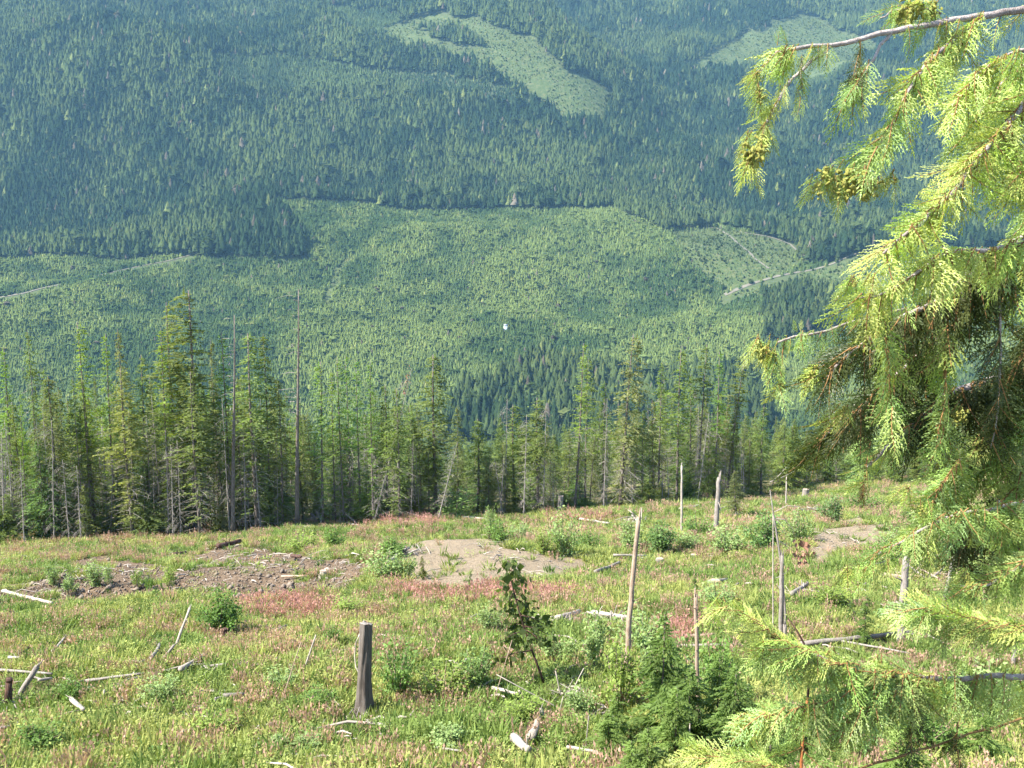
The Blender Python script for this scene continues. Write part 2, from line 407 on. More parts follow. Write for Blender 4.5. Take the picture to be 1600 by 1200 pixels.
# ------------------------------------------------------------------ scattered "stuff": points with instances
def scatter(name, P, rot, scl, idx, tint, sources, label=None):
    me = bpy.data.meshes.new(name); me.vertices.add(len(P)); me.vertices.foreach_set('co', np.asarray(P, np.float32).ravel())
    for nm, ty, key, arr in (('rot', 'FLOAT_VECTOR', 'vector', rot), ('scl', 'FLOAT_VECTOR', 'vector', scl), ('pick', 'INT', 'value', idx)):
        at = me.attributes.new(nm, ty, 'POINT'); at.data.foreach_set(key, np.ascontiguousarray(arr, np.int32 if ty == 'INT' else np.float32).ravel())
    at = me.attributes.new('tint', 'FLOAT_COLOR', 'POINT')
    at.data.foreach_set('color', np.column_stack([tint, np.ones(len(P))]).astype(np.float32).ravel())
    o = bpy.data.objects.new(name, me); COL.objects.link(o); o['kind'] = 'stuff'
    if label: o['label'] = label
    src = bpy.data.collections.new(name + '_sources')
    for i, sm in enumerate(sources):
        so = bpy.data.objects.new('%s_%02d' % (name, i), sm); src.objects.link(so)
    ng = bpy.data.node_groups.new(name, 'GeometryNodeTree')
    ng.interface.new_socket('Geometry', in_out='INPUT', socket_type='NodeSocketGeometry')
    ng.interface.new_socket('Geometry', in_out='OUTPUT', socket_type='NodeSocketGeometry')
    nn, ll = ng.nodes, ng.links
    gi = nn.new('NodeGroupInput'); go = nn.new('NodeGroupOutput')
    ci = nn.new('GeometryNodeCollectionInfo'); ci.inputs['Collection'].default_value = src
    ci.inputs['Separate Children'].default_value = True; ci.inputs['Reset Children'].default_value = True
    ip = nn.new('GeometryNodeInstanceOnPoints'); ip.inputs['Pick Instance'].default_value = True
    def attr(nm, ty):
        a = nn.new('GeometryNodeInputNamedAttribute'); a.data_type = ty; a.inputs['Name'].default_value = nm
        return next(s for s in a.outputs if s.enabled and s.name == 'Attribute')
    ll.new(gi.outputs[0], ip.inputs['Points']); ll.new(ci.outputs[0], ip.inputs['Instance'])
    ll.new(attr('pick', 'INT'), ip.inputs['Instance Index'])
    e2r = nn.new('FunctionNodeEulerToRotation'); ll.new(attr('rot', 'FLOAT_VECTOR'), e2r.inputs[0])
    ll.new(e2r.outputs[0], ip.inputs['Rotation']); ll.new(attr('scl', 'FLOAT_VECTOR'), ip.inputs['Scale'])
    ll.new(ip.outputs[0], go.inputs[0])
    md = o.modifiers.new('scatter', 'NODES'); md.node_group = ng
    return o

# ------------------------------------------------------------------ far trees (one metre tall, scaled)
def far_conifer(r, fat=0.16, tiers=6, low=0.10):
    b = MB()
    for k in range(tiers):
        t = k / tiers
        z0 = low + (0.96 - low) * t; zt = min(1.0, z0 + 0.34 * (1 - 0.45 * t))
        rad = fat * (1 - t) ** 0.85 + 0.012
        m = 9; an = np.arange(m) * 2 * math.pi / m + r.random() * 6
        rr = rad * np.where(np.arange(m) % 2, 0.5, 1.05) * (0.7 + 0.6 * r.random(m))
        ring = np.stack([np.cos(an) * rr, np.sin(an) * rr, z0 - 0.05 * r.random(m)], 1)
        V = np.vstack([ring, [[0, 0, zt]]])
        b.add(V, None, [(i, (i + 1) % m, m) for i in range(m)])
    return b
def far_round(r, n=60):
    b = MB()
    d = r.normal(size=(n, 3)); d /= np.linalg.norm(d, axis=1, keepdims=True)
    C = d * np.array([0.24, 0.24, 0.42]) * (0.6 + 0.4 * r.random((n, 1))) + np.array([0, 0, 0.52])
    a = r.normal(size=(n, 3)) * 0.085; s2 = np.cross(d, a)
    b.diamonds(C - a, C + a, s2, mid=0.5)
    return b
FAR = [far_conifer(rng, f, t).mesh('far_conifer', M['far_leaf']) for f, t in ((0.13, 6), (0.16, 6), (0.19, 5), (0.14, 7), (0.22, 5))]
FAR.append(far_round(rng).mesh('far_round_tree', M['far_leaf']))
FAR_OLD = []
for f, t, lo in ((0.15, 6, 0.36), (0.18, 6, 0.42), (0.20, 5, 0.33), (0.16, 7, 0.45), (0.22, 5, 0.38)):
    fb = far_conifer(rng, f, t, lo); fb.tube([[0, 0, 0], [0, 0, lo + 0.1]], [0.013, 0.009], 4, cap=False)
    FAR_OLD.append(fb.mesh('far_old_conifer', M['far_leaf']))
FAR_OLD.append(FAR[5])
def jgrid(ymin, ymax, sp, half=0.60, off=60):
    """jittered grid of points covering the view wedge"""
    out = []
    for y in np.arange(ymin, ymax, sp):
        w = half * y + off
        x = np.arange(-w, w, sp)
        out.append(np.column_stack([x + rng.uniform(-0.5, 0.5, len(x)) * sp, np.full(len(x), y) + rng.uniform(-0.5, 0.5, len(x)) * sp]))
    return np.vstack(out)
def forest(name, xy, cls, H, hvar, tints, twt, wide, label, pick_w=(3, 3, 2, 3, 1, 0.4), gap=0.0, grey=0.006, keep=None):
    x, y = xy[:, 0], xy[:, 1]; z = ground_z(x, y)
    c, px, py = far_class(x, y, z)
    ok = (c == cls) & (px > -150) & (px < 1750) & (py > -90)
    for P, w in road_pts:
        seg = np.linalg.norm(np.column_stack([x, y])[:, None, :] - P[None, ::2, :2], axis=2).min(1) if len(P) < 400 else None
        if seg is not None: ok &= seg > (w * 0.62 + 1.5)
        if cls == 1:
            for dy in (9, 18):
                ok &= np.linalg.norm(np.column_stack([x, y + dy])[:, None, :] - P[None, ::2, :2], axis=2).min(1) > 9
    if gap: ok &= fbm(x / 60, y / 60, 131, 3) > gap
    x, y, z = x[ok], y[ok], z[ok]; k = len(x)
    big = fbm(x / 170, y / 170, 141, 3); sm = fbm(x / 35, y / 35, 151, 2)
    g = np.clip((big - 0.5) * 3.2 + (sm - 0.5) * 1.8 + rng.normal(0, 0.26 if cls == 0 else 0.15, k) + 0.5, 0, 1)
    T = np.array(tints)
    tint = T[0] + (T[1] - T[0]) * g[:, None]
    yel = np.clip(rng.normal(0, 1, k) - 1.6 + (sm - .5) * 2, 0, 1)[:, None]; tint = tint * (1 - yel) + np.array(tints[2]) * yel
    gr = rng.random(k) < grey; tint[gr] = np.array([0.11, 0.095, 0.07]) * rng.uniform(0.7, 1.3, (gr.sum(), 1))
    tint *= rng.uniform(0.75, 1.25, (k, 1))
    h = H * (1 + rng.normal(0, hvar, k)).clip(0.45, 1.6) * (0.85 + 0.3 * sm)
    if cls == 0:
        band = sstep(0.50, 0.66, fbm(x / 260, y / 260, 161, 3)); h = h * (1 - 0.25 * band)
    w_ = np.array(pick_w); idx = rng.choice(len(FAR), k, p=w_ / w_.sum())
    wv = h * wide * rng.uniform(0.8, 1.25, k)
    rot = np.column_stack([rng.normal(0, 0.02, k), rng.normal(0, 0.02, k), rng.uniform(0, 6.28, k)])
    scatter(name, np.column_stack([x, y, z - 0.3]), rot, np.column_stack([wv, wv, h]), idx, tint, FAR_OLD if cls == 0 else FAR, label)
    return k
DARK = [(0.022, 0.042, 0.018), (0.066, 0.094, 0.032), (0.125, 0.15, 0.048)]
YNG = [(0.056, 0.095, 0.032), (0.142, 0.188, 0.056), (0.21, 0.235, 0.075)]
MID = [(0.04, 0.07, 0.032), (0.085, 0.125, 0.045), (0.14, 0.17, 0.06)]
N = []
N.append(forest('old_forest', np.vstack([jgrid(860, 2300, 5.0), jgrid(2300, 3700, 5.7)]), 0, 21.5, 0.26, DARK, None, 1.0, 'dark old conifer forest covering the far mountainside', grey=0.012))
N.append(forest('young_plantation', jgrid(860, 2000, 2.6), 1, 5.4, 0.26, YNG, None, 1.75, 'bright green young conifer plantation on the lower far slope', pick_w=(2, 3, 3, 2, 3, 1.2)))
N.append(forest('half_grown_forest', jgrid(1900, 3300, 4.2), 2, 8.5, 0.22, MID, None, 1.6, 'lighter half-grown forest high on the far slope'))
N.append(forest('clearcut_scrub', jgrid(1250, 3300, 3.6), 3, 2.4, 0.5, [(0.06, 0.09, 0.033), (0.12, 0.155, 0.055), (0.17, 0.18, 0.075)], None, 1.7, 'low scrub and seedlings on the far clearcuts', pick_w=(1, 2, 3, 1, 3, 3), gap=0.30))
print('far trees', N)

# ------------------------------------------------------------------ haze
def box(name, lo, hi, mat):
    b = MB(); lo, hi = np.array(lo, float), np.array(hi, float)
    V = [[(lo, hi)[i][0], (lo, hi)[j][1], (lo, hi)[k][2]] for i in (0, 1) for j in (0, 1) for k in (0, 1)]
    b.add(V, [(0, 1, 3, 2), (4, 6, 7, 5), (0, 4, 5, 1), (2, 3, 7, 6), (0, 2, 6, 4), (1, 5, 7, 3)])
    return b.mesh(name, mat)
m = bpy.data.materials.new('haze_air'); m.use_nodes = True; n = m.node_tree.nodes; n.remove(n['Principled BSDF'])
pv = n.new('ShaderNodeVolumePrincipled'); pv.inputs['Density'].default_value = HAZE_DENSITY; pv.inputs['Color'].default_value = HAZE_COLOR
m.node_tree.links.new(pv.outputs[0], n['Material Output'].inputs['Volume'])
zmax = float(ground_z(*np.meshgrid(np.linspace(-4200, 4200, 200), np.linspace(3000, 4300, 60))).max())
o = bpy.data.objects.new('haze', box('haze', (-4300, -70, -260), (4300, 4310, zmax + 40), m)); COL.objects.link(o); o['kind'] = 'stuff'

# ------------------------------------------------------------------ conifers of the stand beyond the clearing
def crown_mesh(r, kind, H=20.0):
    K = dict(larch=(0.36, 1.35, 0.42, 5, 0.20, -0.15, 0.5), fir=(0.42, 2.0, 0.42, 6, 0.12, -0.32, 0.30), spruce=(0.30, 1.9, 0.45, 6, -0.10, -0.25, 0.55),
             hemlock=(0.38, 1.9, 0.42, 6, 0.15, -0.60, 0.42), cedar=(0.06, 2.0, 0.38, 6, 0.10, -0.75, 0.75), tuft=(0.62, 1.5, 0.40, 5, 0.05, -0.2, 0.35), young=(0.10, 3.6, 0.62, 7, 0.15, -0.45, 0.4))
    cb, Rm, dz, nb, a, bq, hang = K[kind]
    b = MB(); A = []; B = []; S = []
    side_amp = r.uniform(0, 6.28)
    nbr = int(nb * H * (1 - cb) / dz / 0.78)
    zlow = max(0.04, cb - 0.30)
    for q in range(nbr + nbr // 4):
        if q < nbr: z = H * (cb + (0.985 - cb) * r.random() ** 0.85)
        else: z = H * r.uniform(zlow, cb)                       # a few sparse leafy branches below the live crown
        t = max(0.0, (z - H * cb) / (H * (1 - cb)))
        prof = (1 - t) ** 0.75 * min(1.0, 0.5 + t * 3.2)
        if kind == 'cedar': prof = (1 - t) ** 0.9
        if q >= nbr: prof = 0.5
        an = r.uniform(0, 6.28)
        L = Rm * prof * r.uniform(0.3, 1.3) * (1 + 0.22 * math.cos(an - side_amp + 2 * t)) + 0.12
        d = np.array([math.cos(an), math.sin(an), 0]); pr = np.array([-d[1], d[0], 0])
        nt = max(4, int(L / 0.15)); s = np.linspace(0.14, 1.0, nt)
        aa = a + r.normal() * 0.12; P = d[None] * (L * s)[:, None]; P[:, 2] = z + L * (aa * s + bq * s * s)
        P[:, :2] += r.normal(size=(nt, 2)) * 0.05
        for sd in (-1, 1):
            ok = r.random(nt) > 0.22; k_ = ok.sum()
            if not k_: continue
            s_ = s[ok]; ln = (0.30 * L * (1.12 - s_) + 0.15) * r.uniform(0.45, 1.35, k_)
            dirv = d[None] * r.uniform(0.5, 1, (k_, 1)) + sd * pr[None] * r.uniform(0.3, 1.0, (k_, 1)); dirv[:, 2] = -hang * r.uniform(0.0, 2.0, k_) + 0.15
            dirv /= np.linalg.norm(dirv, axis=1, keepdims=True)
            w = np.cross(dirv, r.normal(size=(k_, 3)) + np.array([0, 0, 0.8])); w /= np.linalg.norm(w, axis=1, keepdims=True)
            w *= (0.040 + 0.045 * r.random((k_, 1))) * (0.8 if kind == 'larch' else 1.0)
            A.append(P[ok]); B.append(P[ok] + dirv * ln[:, None]); S.append(w)
    # leader
    A.append(np.array([[0, 0, H * 0.965]])); B.append(np.array([[0.03, 0, H * 1.01]])); S.append(np.array([[0.05, 0.02, 0]]))
    b.diamonds(np.vstack(A), np.vstack(B), np.vstack(S))
    return b.mesh('crown_' + kind, M['needle'])
def trunk_mesh(r, H=20.0, r0=0.125, mat='trunk', top=1.0, bend=0.12):
    b = MB(); k = 9; t = np.linspace(-0.03, top, k)
    P = np.stack([bend * np.sin(t * 3 + r.uniform(0, 6)), bend * np.sin(t * 2.3 + r.uniform(0, 6)), t * H], 1); P[:, :2] -= P[0, :2]
    b.tube(P, r0 * (1 - 0.9 * np.clip(t, 0, 1)) * np.where(t < 0.04, 1.35, 1.0) + 0.012, 7, wob=0.12, r=r)
    return b.mesh('trunk', M[mat], smooth=True)
def dead_branch_mesh(r, z0, z1, n, L=1.3, droop=-0.35, H=20.0):
    b = MB()
    for i in range(n):
        z = r.uniform(z0, z1) * H; an = r.uniform(0, 6.28); l = L * r.uniform(0.4, 1.2)
        s = np.array([0, 0.35, 0.7, 1.0]); d = np.array([math.cos(an), math.sin(an), 0])
        P = d[None] * (l * s)[:, None]; P[:, 2] = z + l * (0.1 * s + droop * s * s) * r.uniform(0.5, 1.5)
        b.tube(P, np.array([0.024, 0.018, 0.012, 0.005]), 3, cap=False)
        for q in range(3):
            f = r.uniform(0.3, 0.9); p = np.array([np.interp(f, s, P[:, j]) for j in range(3)])
            e = p + d * l * 0.25 + np.array([r.normal() * 0.3, r.normal() * 0.3, -r.uniform(0.05, 0.4)]) * l * 0.7
            b.tube([p, e], [0.011, 0.003], 3, cap=False)
    return b.mesh('dead_branches', M['deadwood'])
TREE = {}
rt = np.random.default_rng(11)
for kind in ('larch', 'fir', 'spruce', 'hemlock', 'cedar', 'tuft', 'young'):
    TREE[kind] = []
    for v in range(3):
        cb = dict(larch=.36, fir=.42, spruce=.3, hemlock=.38, cedar=.06, tuft=.66, young=.1)[kind]
        TREE[kind].append((trunk_mesh(rt), crown_mesh(rt, kind), dead_branch_mesh(rt, 0.06, max(cb + 0.12, 0.2), 64 if cb > .15 else 8, 1.6)))
TREE['dead'] = [(trunk_mesh(rt, mat='deadwood', r0=0.13), None, dead_branch_mesh(rt, 0.06, 0.95, 95, 1.5, -0.8)) for v in range(2)]
TREE['bare'] = [(trunk_mesh(rt, mat='trunk', r0=0.15, bend=0.16), None, dead_branch_mesh(rt, 0.45, 0.99, 26, 0.75, -0.2)) for v in range(2)]
LEAFCOL = dict(larch=(0.108, 0.162, 0.036), fir=(0.112, 0.138, 0.044), spruce=(0.105, 0.120, 0.048), hemlock=(0.105, 0.130, 0.044), cedar=(0.13, 0.16, 0.05), tuft=(0.10, 0.13, 0.042), young=(0.10, 0.145, 0.042), dead=(0.2,) * 3, bare=(0.2,) * 3)
def tree(kind, x, y, top_z, label, group=None, lean=0.0, wide=1.0, name=None, v=None, col=None, sunk=0.15):
    g = pt(x, y); h = top_z - g[2]
    v = rt.integers(len(TREE[kind])) if v is None else v
    tm, cm, dm = TREE[kind][v]
    nm = name or dict(larch='larch_tree', fir='fir_tree', spruce='spruce_tree', hemlock='hemlock_tree', cedar='cedar_tree', tuft='fir_tree', young='young_conifer', dead='dead_tree', bare='dead_tree')[kind]
    root = thing(nm, label, 'dead tree' if kind in ('dead', 'bare') else 'tree', (g[0], g[1], g[2] - sunk), group)
    s = (h + sunk) / 20.0 / max(math.cos(lean), 0.3)
    root.scale = (wide * (0.55 + 0.45 * s), wide * (0.55 + 0.45 * s), s); root.rotation_euler = (0, lean, rt.uniform(0, 6.28) if not lean else 0)
    if lean: root.rotation_euler = (0, lean, 0)
    part('trunk', tm, root)
    if cm:
        c = 1.5 * np.array(col if col is not None else LEAFCOL[kind]) * rt.uniform(0.82, 1.18) * np.array([rt.uniform(0.9, 1.15), 1, rt.uniform(0.85, 1.15)])
        part('crown', cm, root, color=tuple(c))
    if dm: part('dead_branches', dm, root)['kind'] = 'stuff'
    return root
def ptree(kind, px, top, D, label, lean_px=0, **kw):
    """tree whose top shows at (px, top) and whose foot stands at depth D, lean_px to the side"""
    w = W(px, top, D); xb = (px + lean_px - 800) / FPX * D
    y = D * CP - w[2] * 0; 
    d = D
    p = W(px, top, d); yb = p[1]
    g = pt(p[0] + lean_px / FPX * d, yb); h = p[2] - g[2]
    lean = math.atan2(-lean_px / FPX * d, h)
    return tree(kind, g[0], g[1], p[2], label, lean=lean, **kw)
GST = 'conifers of the stand beyond the clearing'
HERO = [
 ('larch', 4, 545, 92, 'bright green larch cut by the left edge of the photo', 0, 0.9),
 ('tuft', 43, 515, 93, 'thin tree with a small flat tuft on a bare stem near the left edge', 0, 0.6),
 ('larch', 68, 575, 96, 'small pale larch just right of the thin bare-stemmed tuft tree', 0, 0.6),
 ('hemlock', 74, 588, 88, 'bushy olive conifer with grey dead trunk low down near the left edge', 0, 1.25),
 ('larch', 125, 503, 90, 'tall bright green columnar larch left of the thickest fir clump', 0, 1.1),
 ('larch', 163, 522, 92, 'bright green larch standing close beside a dark pointed spruce top', 0, 0.9),
 ('spruce', 184, 514, 95, 'dark narrow spruce top directly behind a bright larch', 0, 0.7),
 ('fir', 192, 575, 87, 'broad olive fir right of the dark spruce top', 0, 1.25),
 ('hemlock', 221, 555, 92, 'dark layered conifer between the broad olive fir and the tallest fir', 0, 1.1),
 ('fir', 286, 453, 90, 'tallest and broadest fir of the whole stand, with a thick dark trunk', 0, 1.8),
 ('fir', 264, 472, 93, 'tall fir pressed against the left flank of the tallest fir', 0, 1.0),
 ('larch', 252, 512, 89, 'slim yellow-green larch on the left skirt of the tallest fir', 0, 0.9),
 ('fir', 300, 580, 86, 'grey-green dense conifer standing in front of the tallest fir', 0, 1.1),
 ('spruce', 331, 530, 97, 'small blue-dark spruce spire just left of the broken leaning snag', 0, 0.55),
 ('larch', 346, 518, 92, 'bright larch crown directly behind the broken leaning snag', 0, 1.0),
 ('fir', 390, 520, 89, 'full green fir midway between the two tall snags', 0, 1.35),
 ('fir', 411, 522, 93, 'narrower fir leaning on the right side of the full green fir', 0, 0.9),
 ('hemlock', 432, 590, 90, 'rounded conifer just left of the tallest needle-straight snag', 0, 1.0),
 ('larch', 497, 565, 91, 'one-sided bright larch, first to the right of the tallest snag', 0, 1.0),
 ('larch', 518, 580, 95, 'thin larch squeezed right of the one-sided larch', 0, 0.7),
 ('larch', 530, 558, 92, 'bright larch in the middle of the larch row', 0, 0.85),
 ('larch', 541, 556, 95, 'slender larch half hidden in the larch row', 0, 0.7),
 ('larch', 558, 562, 93, 'larch with a dark stem near the right of the larch row', 0, 0.8),
 ('larch', 578, 562, 91, 'pointed bright larch closing the larch row on the right', 0, 0.75),
 ('hemlock', 600, 600, 94, 'short dark conifer right of the larch row', 0, 1.0),
 ('hemlock', 619, 606, 90, 'dark rounded conifer in front of the leaning dead pole', 0, 1.1),
 ('fir', 679, 553, 96, 'wide-crowned fir standing alone on a bare double stem at mid photo', 0, 1.55),
 ('spruce', 715, 634, 108, 'low dark spruce right of the wide-crowned fir', 0, 0.8),
 ('hemlock', 745, 655, 100, 'low olive conifer at the dip in the stand', 0, 1.3),
 ('fir', 805, 632, 101, 'yellow-green conifer with full crown at the dip, left one of two', 0, 1.3),
 ('fir', 842, 622, 99, 'yellow-green conifer with full crown at the dip, right one of two', 0, 1.4),
 ('larch', 914, 536, 100, 'tall narrow crown on a pale leaning trunk right of centre', -14, 1.0),
 ('tuft', 921, 560, 103, 'dark-stemmed tree hard behind the pale leaning trunk', -4, 0.8),
 ('larch', 944, 596, 104, 'short bright larch between the leaning tree and the shaggy spruce', 0, 0.9),
 ('spruce', 995, 522, 99, 'shaggy grey-olive spruce, tallest of the right half', -22, 1.35),
 ('tuft', 1034, 566, 106, 'thin tree right of the shaggy spruce', 0, 0.85),
 ('fir', 1067, 546, 104, 'grey-green fir with drooping crown, left in the right-hand clump', -3, 1.1),
 ('tuft', 1081, 585, 108, 'half-hidden dark conifer between two taller firs of the right-hand clump', 0, 0.9),
 ('tuft', 1102, 538, 105, 'tallest dark-stemmed fir of the right-hand clump', -4, 1.0),
 ('larch', 1126, 550, 103, 'bright green fir just left of the last tree in the right-hand clump', -4, 1.0),
 ('tuft', 1161, 552, 107, 'last tall tree of the right-hand clump, leaning slightly right', -18, 1.05),
 ('hemlock', 1195, 634, 112, 'short conifer right of the right-hand clump', 0, 1.1),
 ('spruce', 1150, 735, 84, 'small weeping conifer beside the split white snag', 4, 0.9),
]
for kind, px, top, D, lab, lp, wd in HERO:
    ptree(kind, px, top, D, lab, lp, wide=wd * 1.12, group=GST)
ptree('dead', 640, 575, 91, 'leaning dead pole with a rusty red dead top', -62, group='dead trees of the stand', wide=0.7)
o = ptree('bare', 457, 452, 88, 'tallest needle-straight branchless snag rising above the stand', -6, group='dead trees of the stand', wide=1.35, v=0)
o = ptree('bare', 358, 492, 86, 'thick broken-topped snag leaning right among the left firs', -10, group='dead trees of the stand', wide=1.3, v=1)
ptree('dead', 712, 690, 90, 'thin dead pole leaning right below the wide-crowned fir', -30, group='dead trees of the stand', wide=0.7)
# red dead top
b = MB(); A = rt.normal(size=(60, 3)) * np.array([0.22, 0.22, 0.9]); dv = rt.normal(size=(60, 3)) * 0.16
b.diamonds(A, A + dv, np.cross(dv, rt.normal(size=(60, 3))) * 0.2)
last = [ob for ob in COL.objects if ob.get('label', '').startswith('leaning dead pole with a rusty')][0]
part('dead_crown', b.mesh('dead_crown', M['redneedle']), last, (0, 0, 18.4))

# the crowd behind and between
def tl_depth(px):
    return np.interp(px, [-200, 0, 400, 700, 900, 1150, 1250, 1800], [84, 86, 90, 96, 99, 104, 116, 122])
def sky_y(px):
    return np.interp(px, [-100, 60, 120, 200, 300, 420, 480, 560, 640, 700, 760, 850, 900, 960, 1060, 1160, 1200, 1300, 1450, 1700],
                     [600, 610, 580, 590, 560, 575, 620, 600, 620, 660, 665, 640, 620, 615, 595, 600, 640, 650, 640, 640])
REF = [(-40, 'the left edge'), (43, 'the thin tufted tree'), (125, 'the tall bright columnar larch'), (190, 'the dark spruce top'), (286, 'the tallest fir'), (357, 'the broken-topped snag'), (400, 'the full green fir'),
       (457, 'the needle-straight snag'), (497, 'the one-sided larch'), (545, 'the larch row'), (625, 'the leaning dead pole'), (679, 'the wide-crowned fir'), (760, 'the dip in the stand'), (825, 'the two yellow-green conifers'),
       (912, 'the pale leaning trunk'), (995, 'the shaggy spruce'), (1067, 'the drooping grey-green fir'), (1105, 'the right-hand clump'), (1161, 'the last tall leaning tree'), (1225, 'the dead forked sapling'), (1310, 'the dirt path'), (1400, 'the stout dark snag'), (1480, 'the near cedar fronds'), (1620, 'the right edge')]
ADJ = dict(larch=['bright', 'slim bright', 'pale'], fir=['olive', 'full', 'narrow'], hemlock=['dark', 'drooping', 'rounded'], spruce=['grey-green', 'narrow', 'pointed'], tuft=['bare-stemmed', 'high-crowned', 'thin'], dead=['grey dead', 'bare dead', 'twiggy dead'], cedar=['yellowish', 'drooping', 'low'], young=['bushy', 'low', 'small'])
NOUN = dict(larch='larch', fir='fir', hemlock='hemlock', spruce='spruce', tuft='conifer', dead='tree', cedar='cedar', young='young conifer')
SEEN = {}
ORD = ['', 'second ', 'third ', 'fourth ', 'fifth ', 'sixth ', 'seventh ', 'eighth ', 'ninth ']
def crowd_label(kind, px, D, top):
    q = min(REF, key=lambda r_: abs(r_[0] - px)); dx = px - q[0]
    rel = ('close behind' if D - tl_depth(px) > 9 else 'just in front of') if abs(dx) < 9 else ('just left of' if dx < 0 else 'just right of') if abs(dx) < 24 else ('some way left of' if dx < 0 else 'some way right of')
    size = 'tall ' if top < 625 else 'mid-height ' if top < 680 else 'short ' if top < 730 else 'very low '
    for o_ in ORD:
        for a_ in ADJ[kind]:
            s_ = '%s%s%s %s %s %s%s' % (o_, size, a_, NOUN[kind], rel, q[1], ', set deep' if D - tl_depth(px) > 14 else '')
            if s_ not in SEEN: SEEN[s_] = 1; return s_
    return s_
for i in range(300):
    px = rt.uniform(-90, 1690); D = tl_depth(px) + rt.uniform(0.5, 30)
    if 690 < px < 740: D += 12
    kind = rt.choice(['larch', 'fir', 'hemlock', 'spruce', 'tuft', 'dead'], p=[.12, .24, .2, .14, .16, .14])
    if px > 1200: kind = rt.choice(['fir', 'hemlock', 'spruce'])
    top = sky_y(px) + rt.uniform(5, 75) + (30 if kind == 'dead' else 0)
    ptree(kind, px, top, D, crowd_label(kind, px, D, top), rt.normal() * 4, wide=rt.uniform(0.6, 1.05), group='crowded %s trees of the stand' % kind)
for i in range(56):
    px = rt.uniform(-60, 1180); D = tl_depth(px) + rt.uniform(-1.5, 3)
    if 690 < px < 740: continue
    top = 800 - rt.uniform(70, 190) + (D - 90) * -0.3
    ptree('dead', px, top, D, crowd_label('dead', px, D, top), rt.normal() * 7, wide=rt.uniform(0.45, 0.8), group='crowded dead trees of the stand')
for i in range(150):
    px = rt.uniform(-80, 1680); D = tl_depth(px) + rt.uniform(0.0, 12)
    if 680 < px < 745: continue
    kind = rt.choice(['young', 'cedar', 'hemlock'], p=[.5, .3, .2]); base = 800 if px < 1200 else 752
    top = base - rt.uniform(20, 30 + 110 * rt.random())
    ptree(kind, px, top, D, crowd_label(kind, px, D, top), 0, wide=rt.uniform(0.8, 1.2), group='%s trees at the foot of the stand' % kind)
# the wood on the slope that drops away behind the stand
xy = np.vstack([jgrid(112, 330, 4.6, 0.62, 20), jgrid(330, 900, 9.0, 0.62, 20)])
x, y = xy[:, 0], xy[:, 1]; z = ground_z(x, y); D = y
px, py = project(x, y, z)
ok = (y > tl_depth(px) + 20) & (px > -250) & (px < 1850)
x, y, z, px = x[ok], y[ok], z[ok], px[ok]; k = len(x)
lim = 640 + rt.uniform(0, 60, k) + np.where((px > 640) & (px < 780), 30, 0)
ztop = -y * np.tan(PITCH + np.arctan((lim - 600) / FPX))
h = np.clip(ztop - z, 4, 24) * rt.uniform(0.75, 1.0, k)
NEAR = []
for kk in ('fir', 'hemlock', 'spruce', 'fir'):
    cm_ = TREE[kk][len(NEAR) % 3][1].copy(); cm_.materials.clear(); cm_.materials.append(M['far_leaf']); NEAR.append(cm_)
g = rt.random((k, 1)); tint = (np.array(DARK[1]) * 1.2 * (1 - g) + np.array(YNG[1]) * g)
scatter('slope_forest', np.column_stack([x, y, z - 0.3]), np.column_stack([np.zeros(k), np.zeros(k), rt.uniform(0, 6.28, k)]), np.column_stack([h * 1.25, h * 1.25, h]) / 20, rt.integers(0, 4, k), tint, NEAR,
        'dark conifer wood on the slope dropping away behind the stand')

rg = np.random.default_rng(23)
# chips, twigs and crumbs of slash on the ground
b = MB(); A = []; B = []; S = []
nd = 9000
yy = 16 + 94 * rg.random(nd) ** 1.2; xx = (rg.random(nd) * 2 - 1) * (0.56 * yy + 3); zz = ground_z(xx, yy)
d1, d2, px, py = near_masks(xx, yy, zz)
ok = (d1 & (rg.random(nd) < 0.22)) | (rg.random(nd) < 0.5 * (fbm(xx / 5, yy / 5, 211, 2) > 0.5))
for x, y, z in zip(xx[ok], yy[ok], zz[ok]):
    an = rg.uniform(0, 6.28); L = rg.uniform(0.15, 0.7) * (1.0 if rg.random() < .82 else 2.6); r0 = rg.uniform(0.012, 0.045)
    d = np.array([math.cos(an), math.sin(an), 0]) * L / 2; z1 = float(ground_z(x + d[0], y + d[1])); z0 = float(ground_z(x - d[0], y - d[1]))
    b.tube([[x - d[0], y - d[1], z0 + r0 + .04], [x, y, z + r0 + 0.10 + 0.06 * L], [x + d[0], y + d[1], z1 + r0 + .12]], [r0, r0 * 0.9, r0 * 0.5], 4, cap=False)
o = single('slash_debris', b.mesh('slash_debris', M['grey_bleached']), None, None, kind='stuff'); o['label'] = 'bleached sticks and chips of logging slash scattered in the grass'
# clods of turned soil on the skid trail
b = MB()
nd = 3200; k = 0
while k < nd:
    p = G(rg.uniform(-20, 590), rg.uniform(846, 950))[0]
    d1, d2, _, _ = near_masks(p[0:1], p[1:2], p[2:3])
    k += 1
    if not d1[0]: continue
    s = rg.uniform(0.03, 0.11) * (2.2 if rg.random() < .07 else 1)
    V = np.array([(1, 0, 0), (-1, 0, 0), (0, 1, 0), (0, -1, 0), (0, 0, 0.8), (0, 0, -0.6)]) * s * rg.uniform(0.6, 1.3, (6, 3))
    an = rg.uniform(0, 6.28); c_, s_ = math.cos(an), math.sin(an); V = V @ np.array([[c_, s_, 0], [-s_, c_, 0], [0, 0, 1]])
    b.add(V + p + [0, 0, 0.3 * s], None, [(0, 2, 4), (2, 1, 4), (1, 3, 4), (3, 0, 4), (2, 0, 5), (1, 2, 5), (3, 1, 5), (0, 3, 5)])
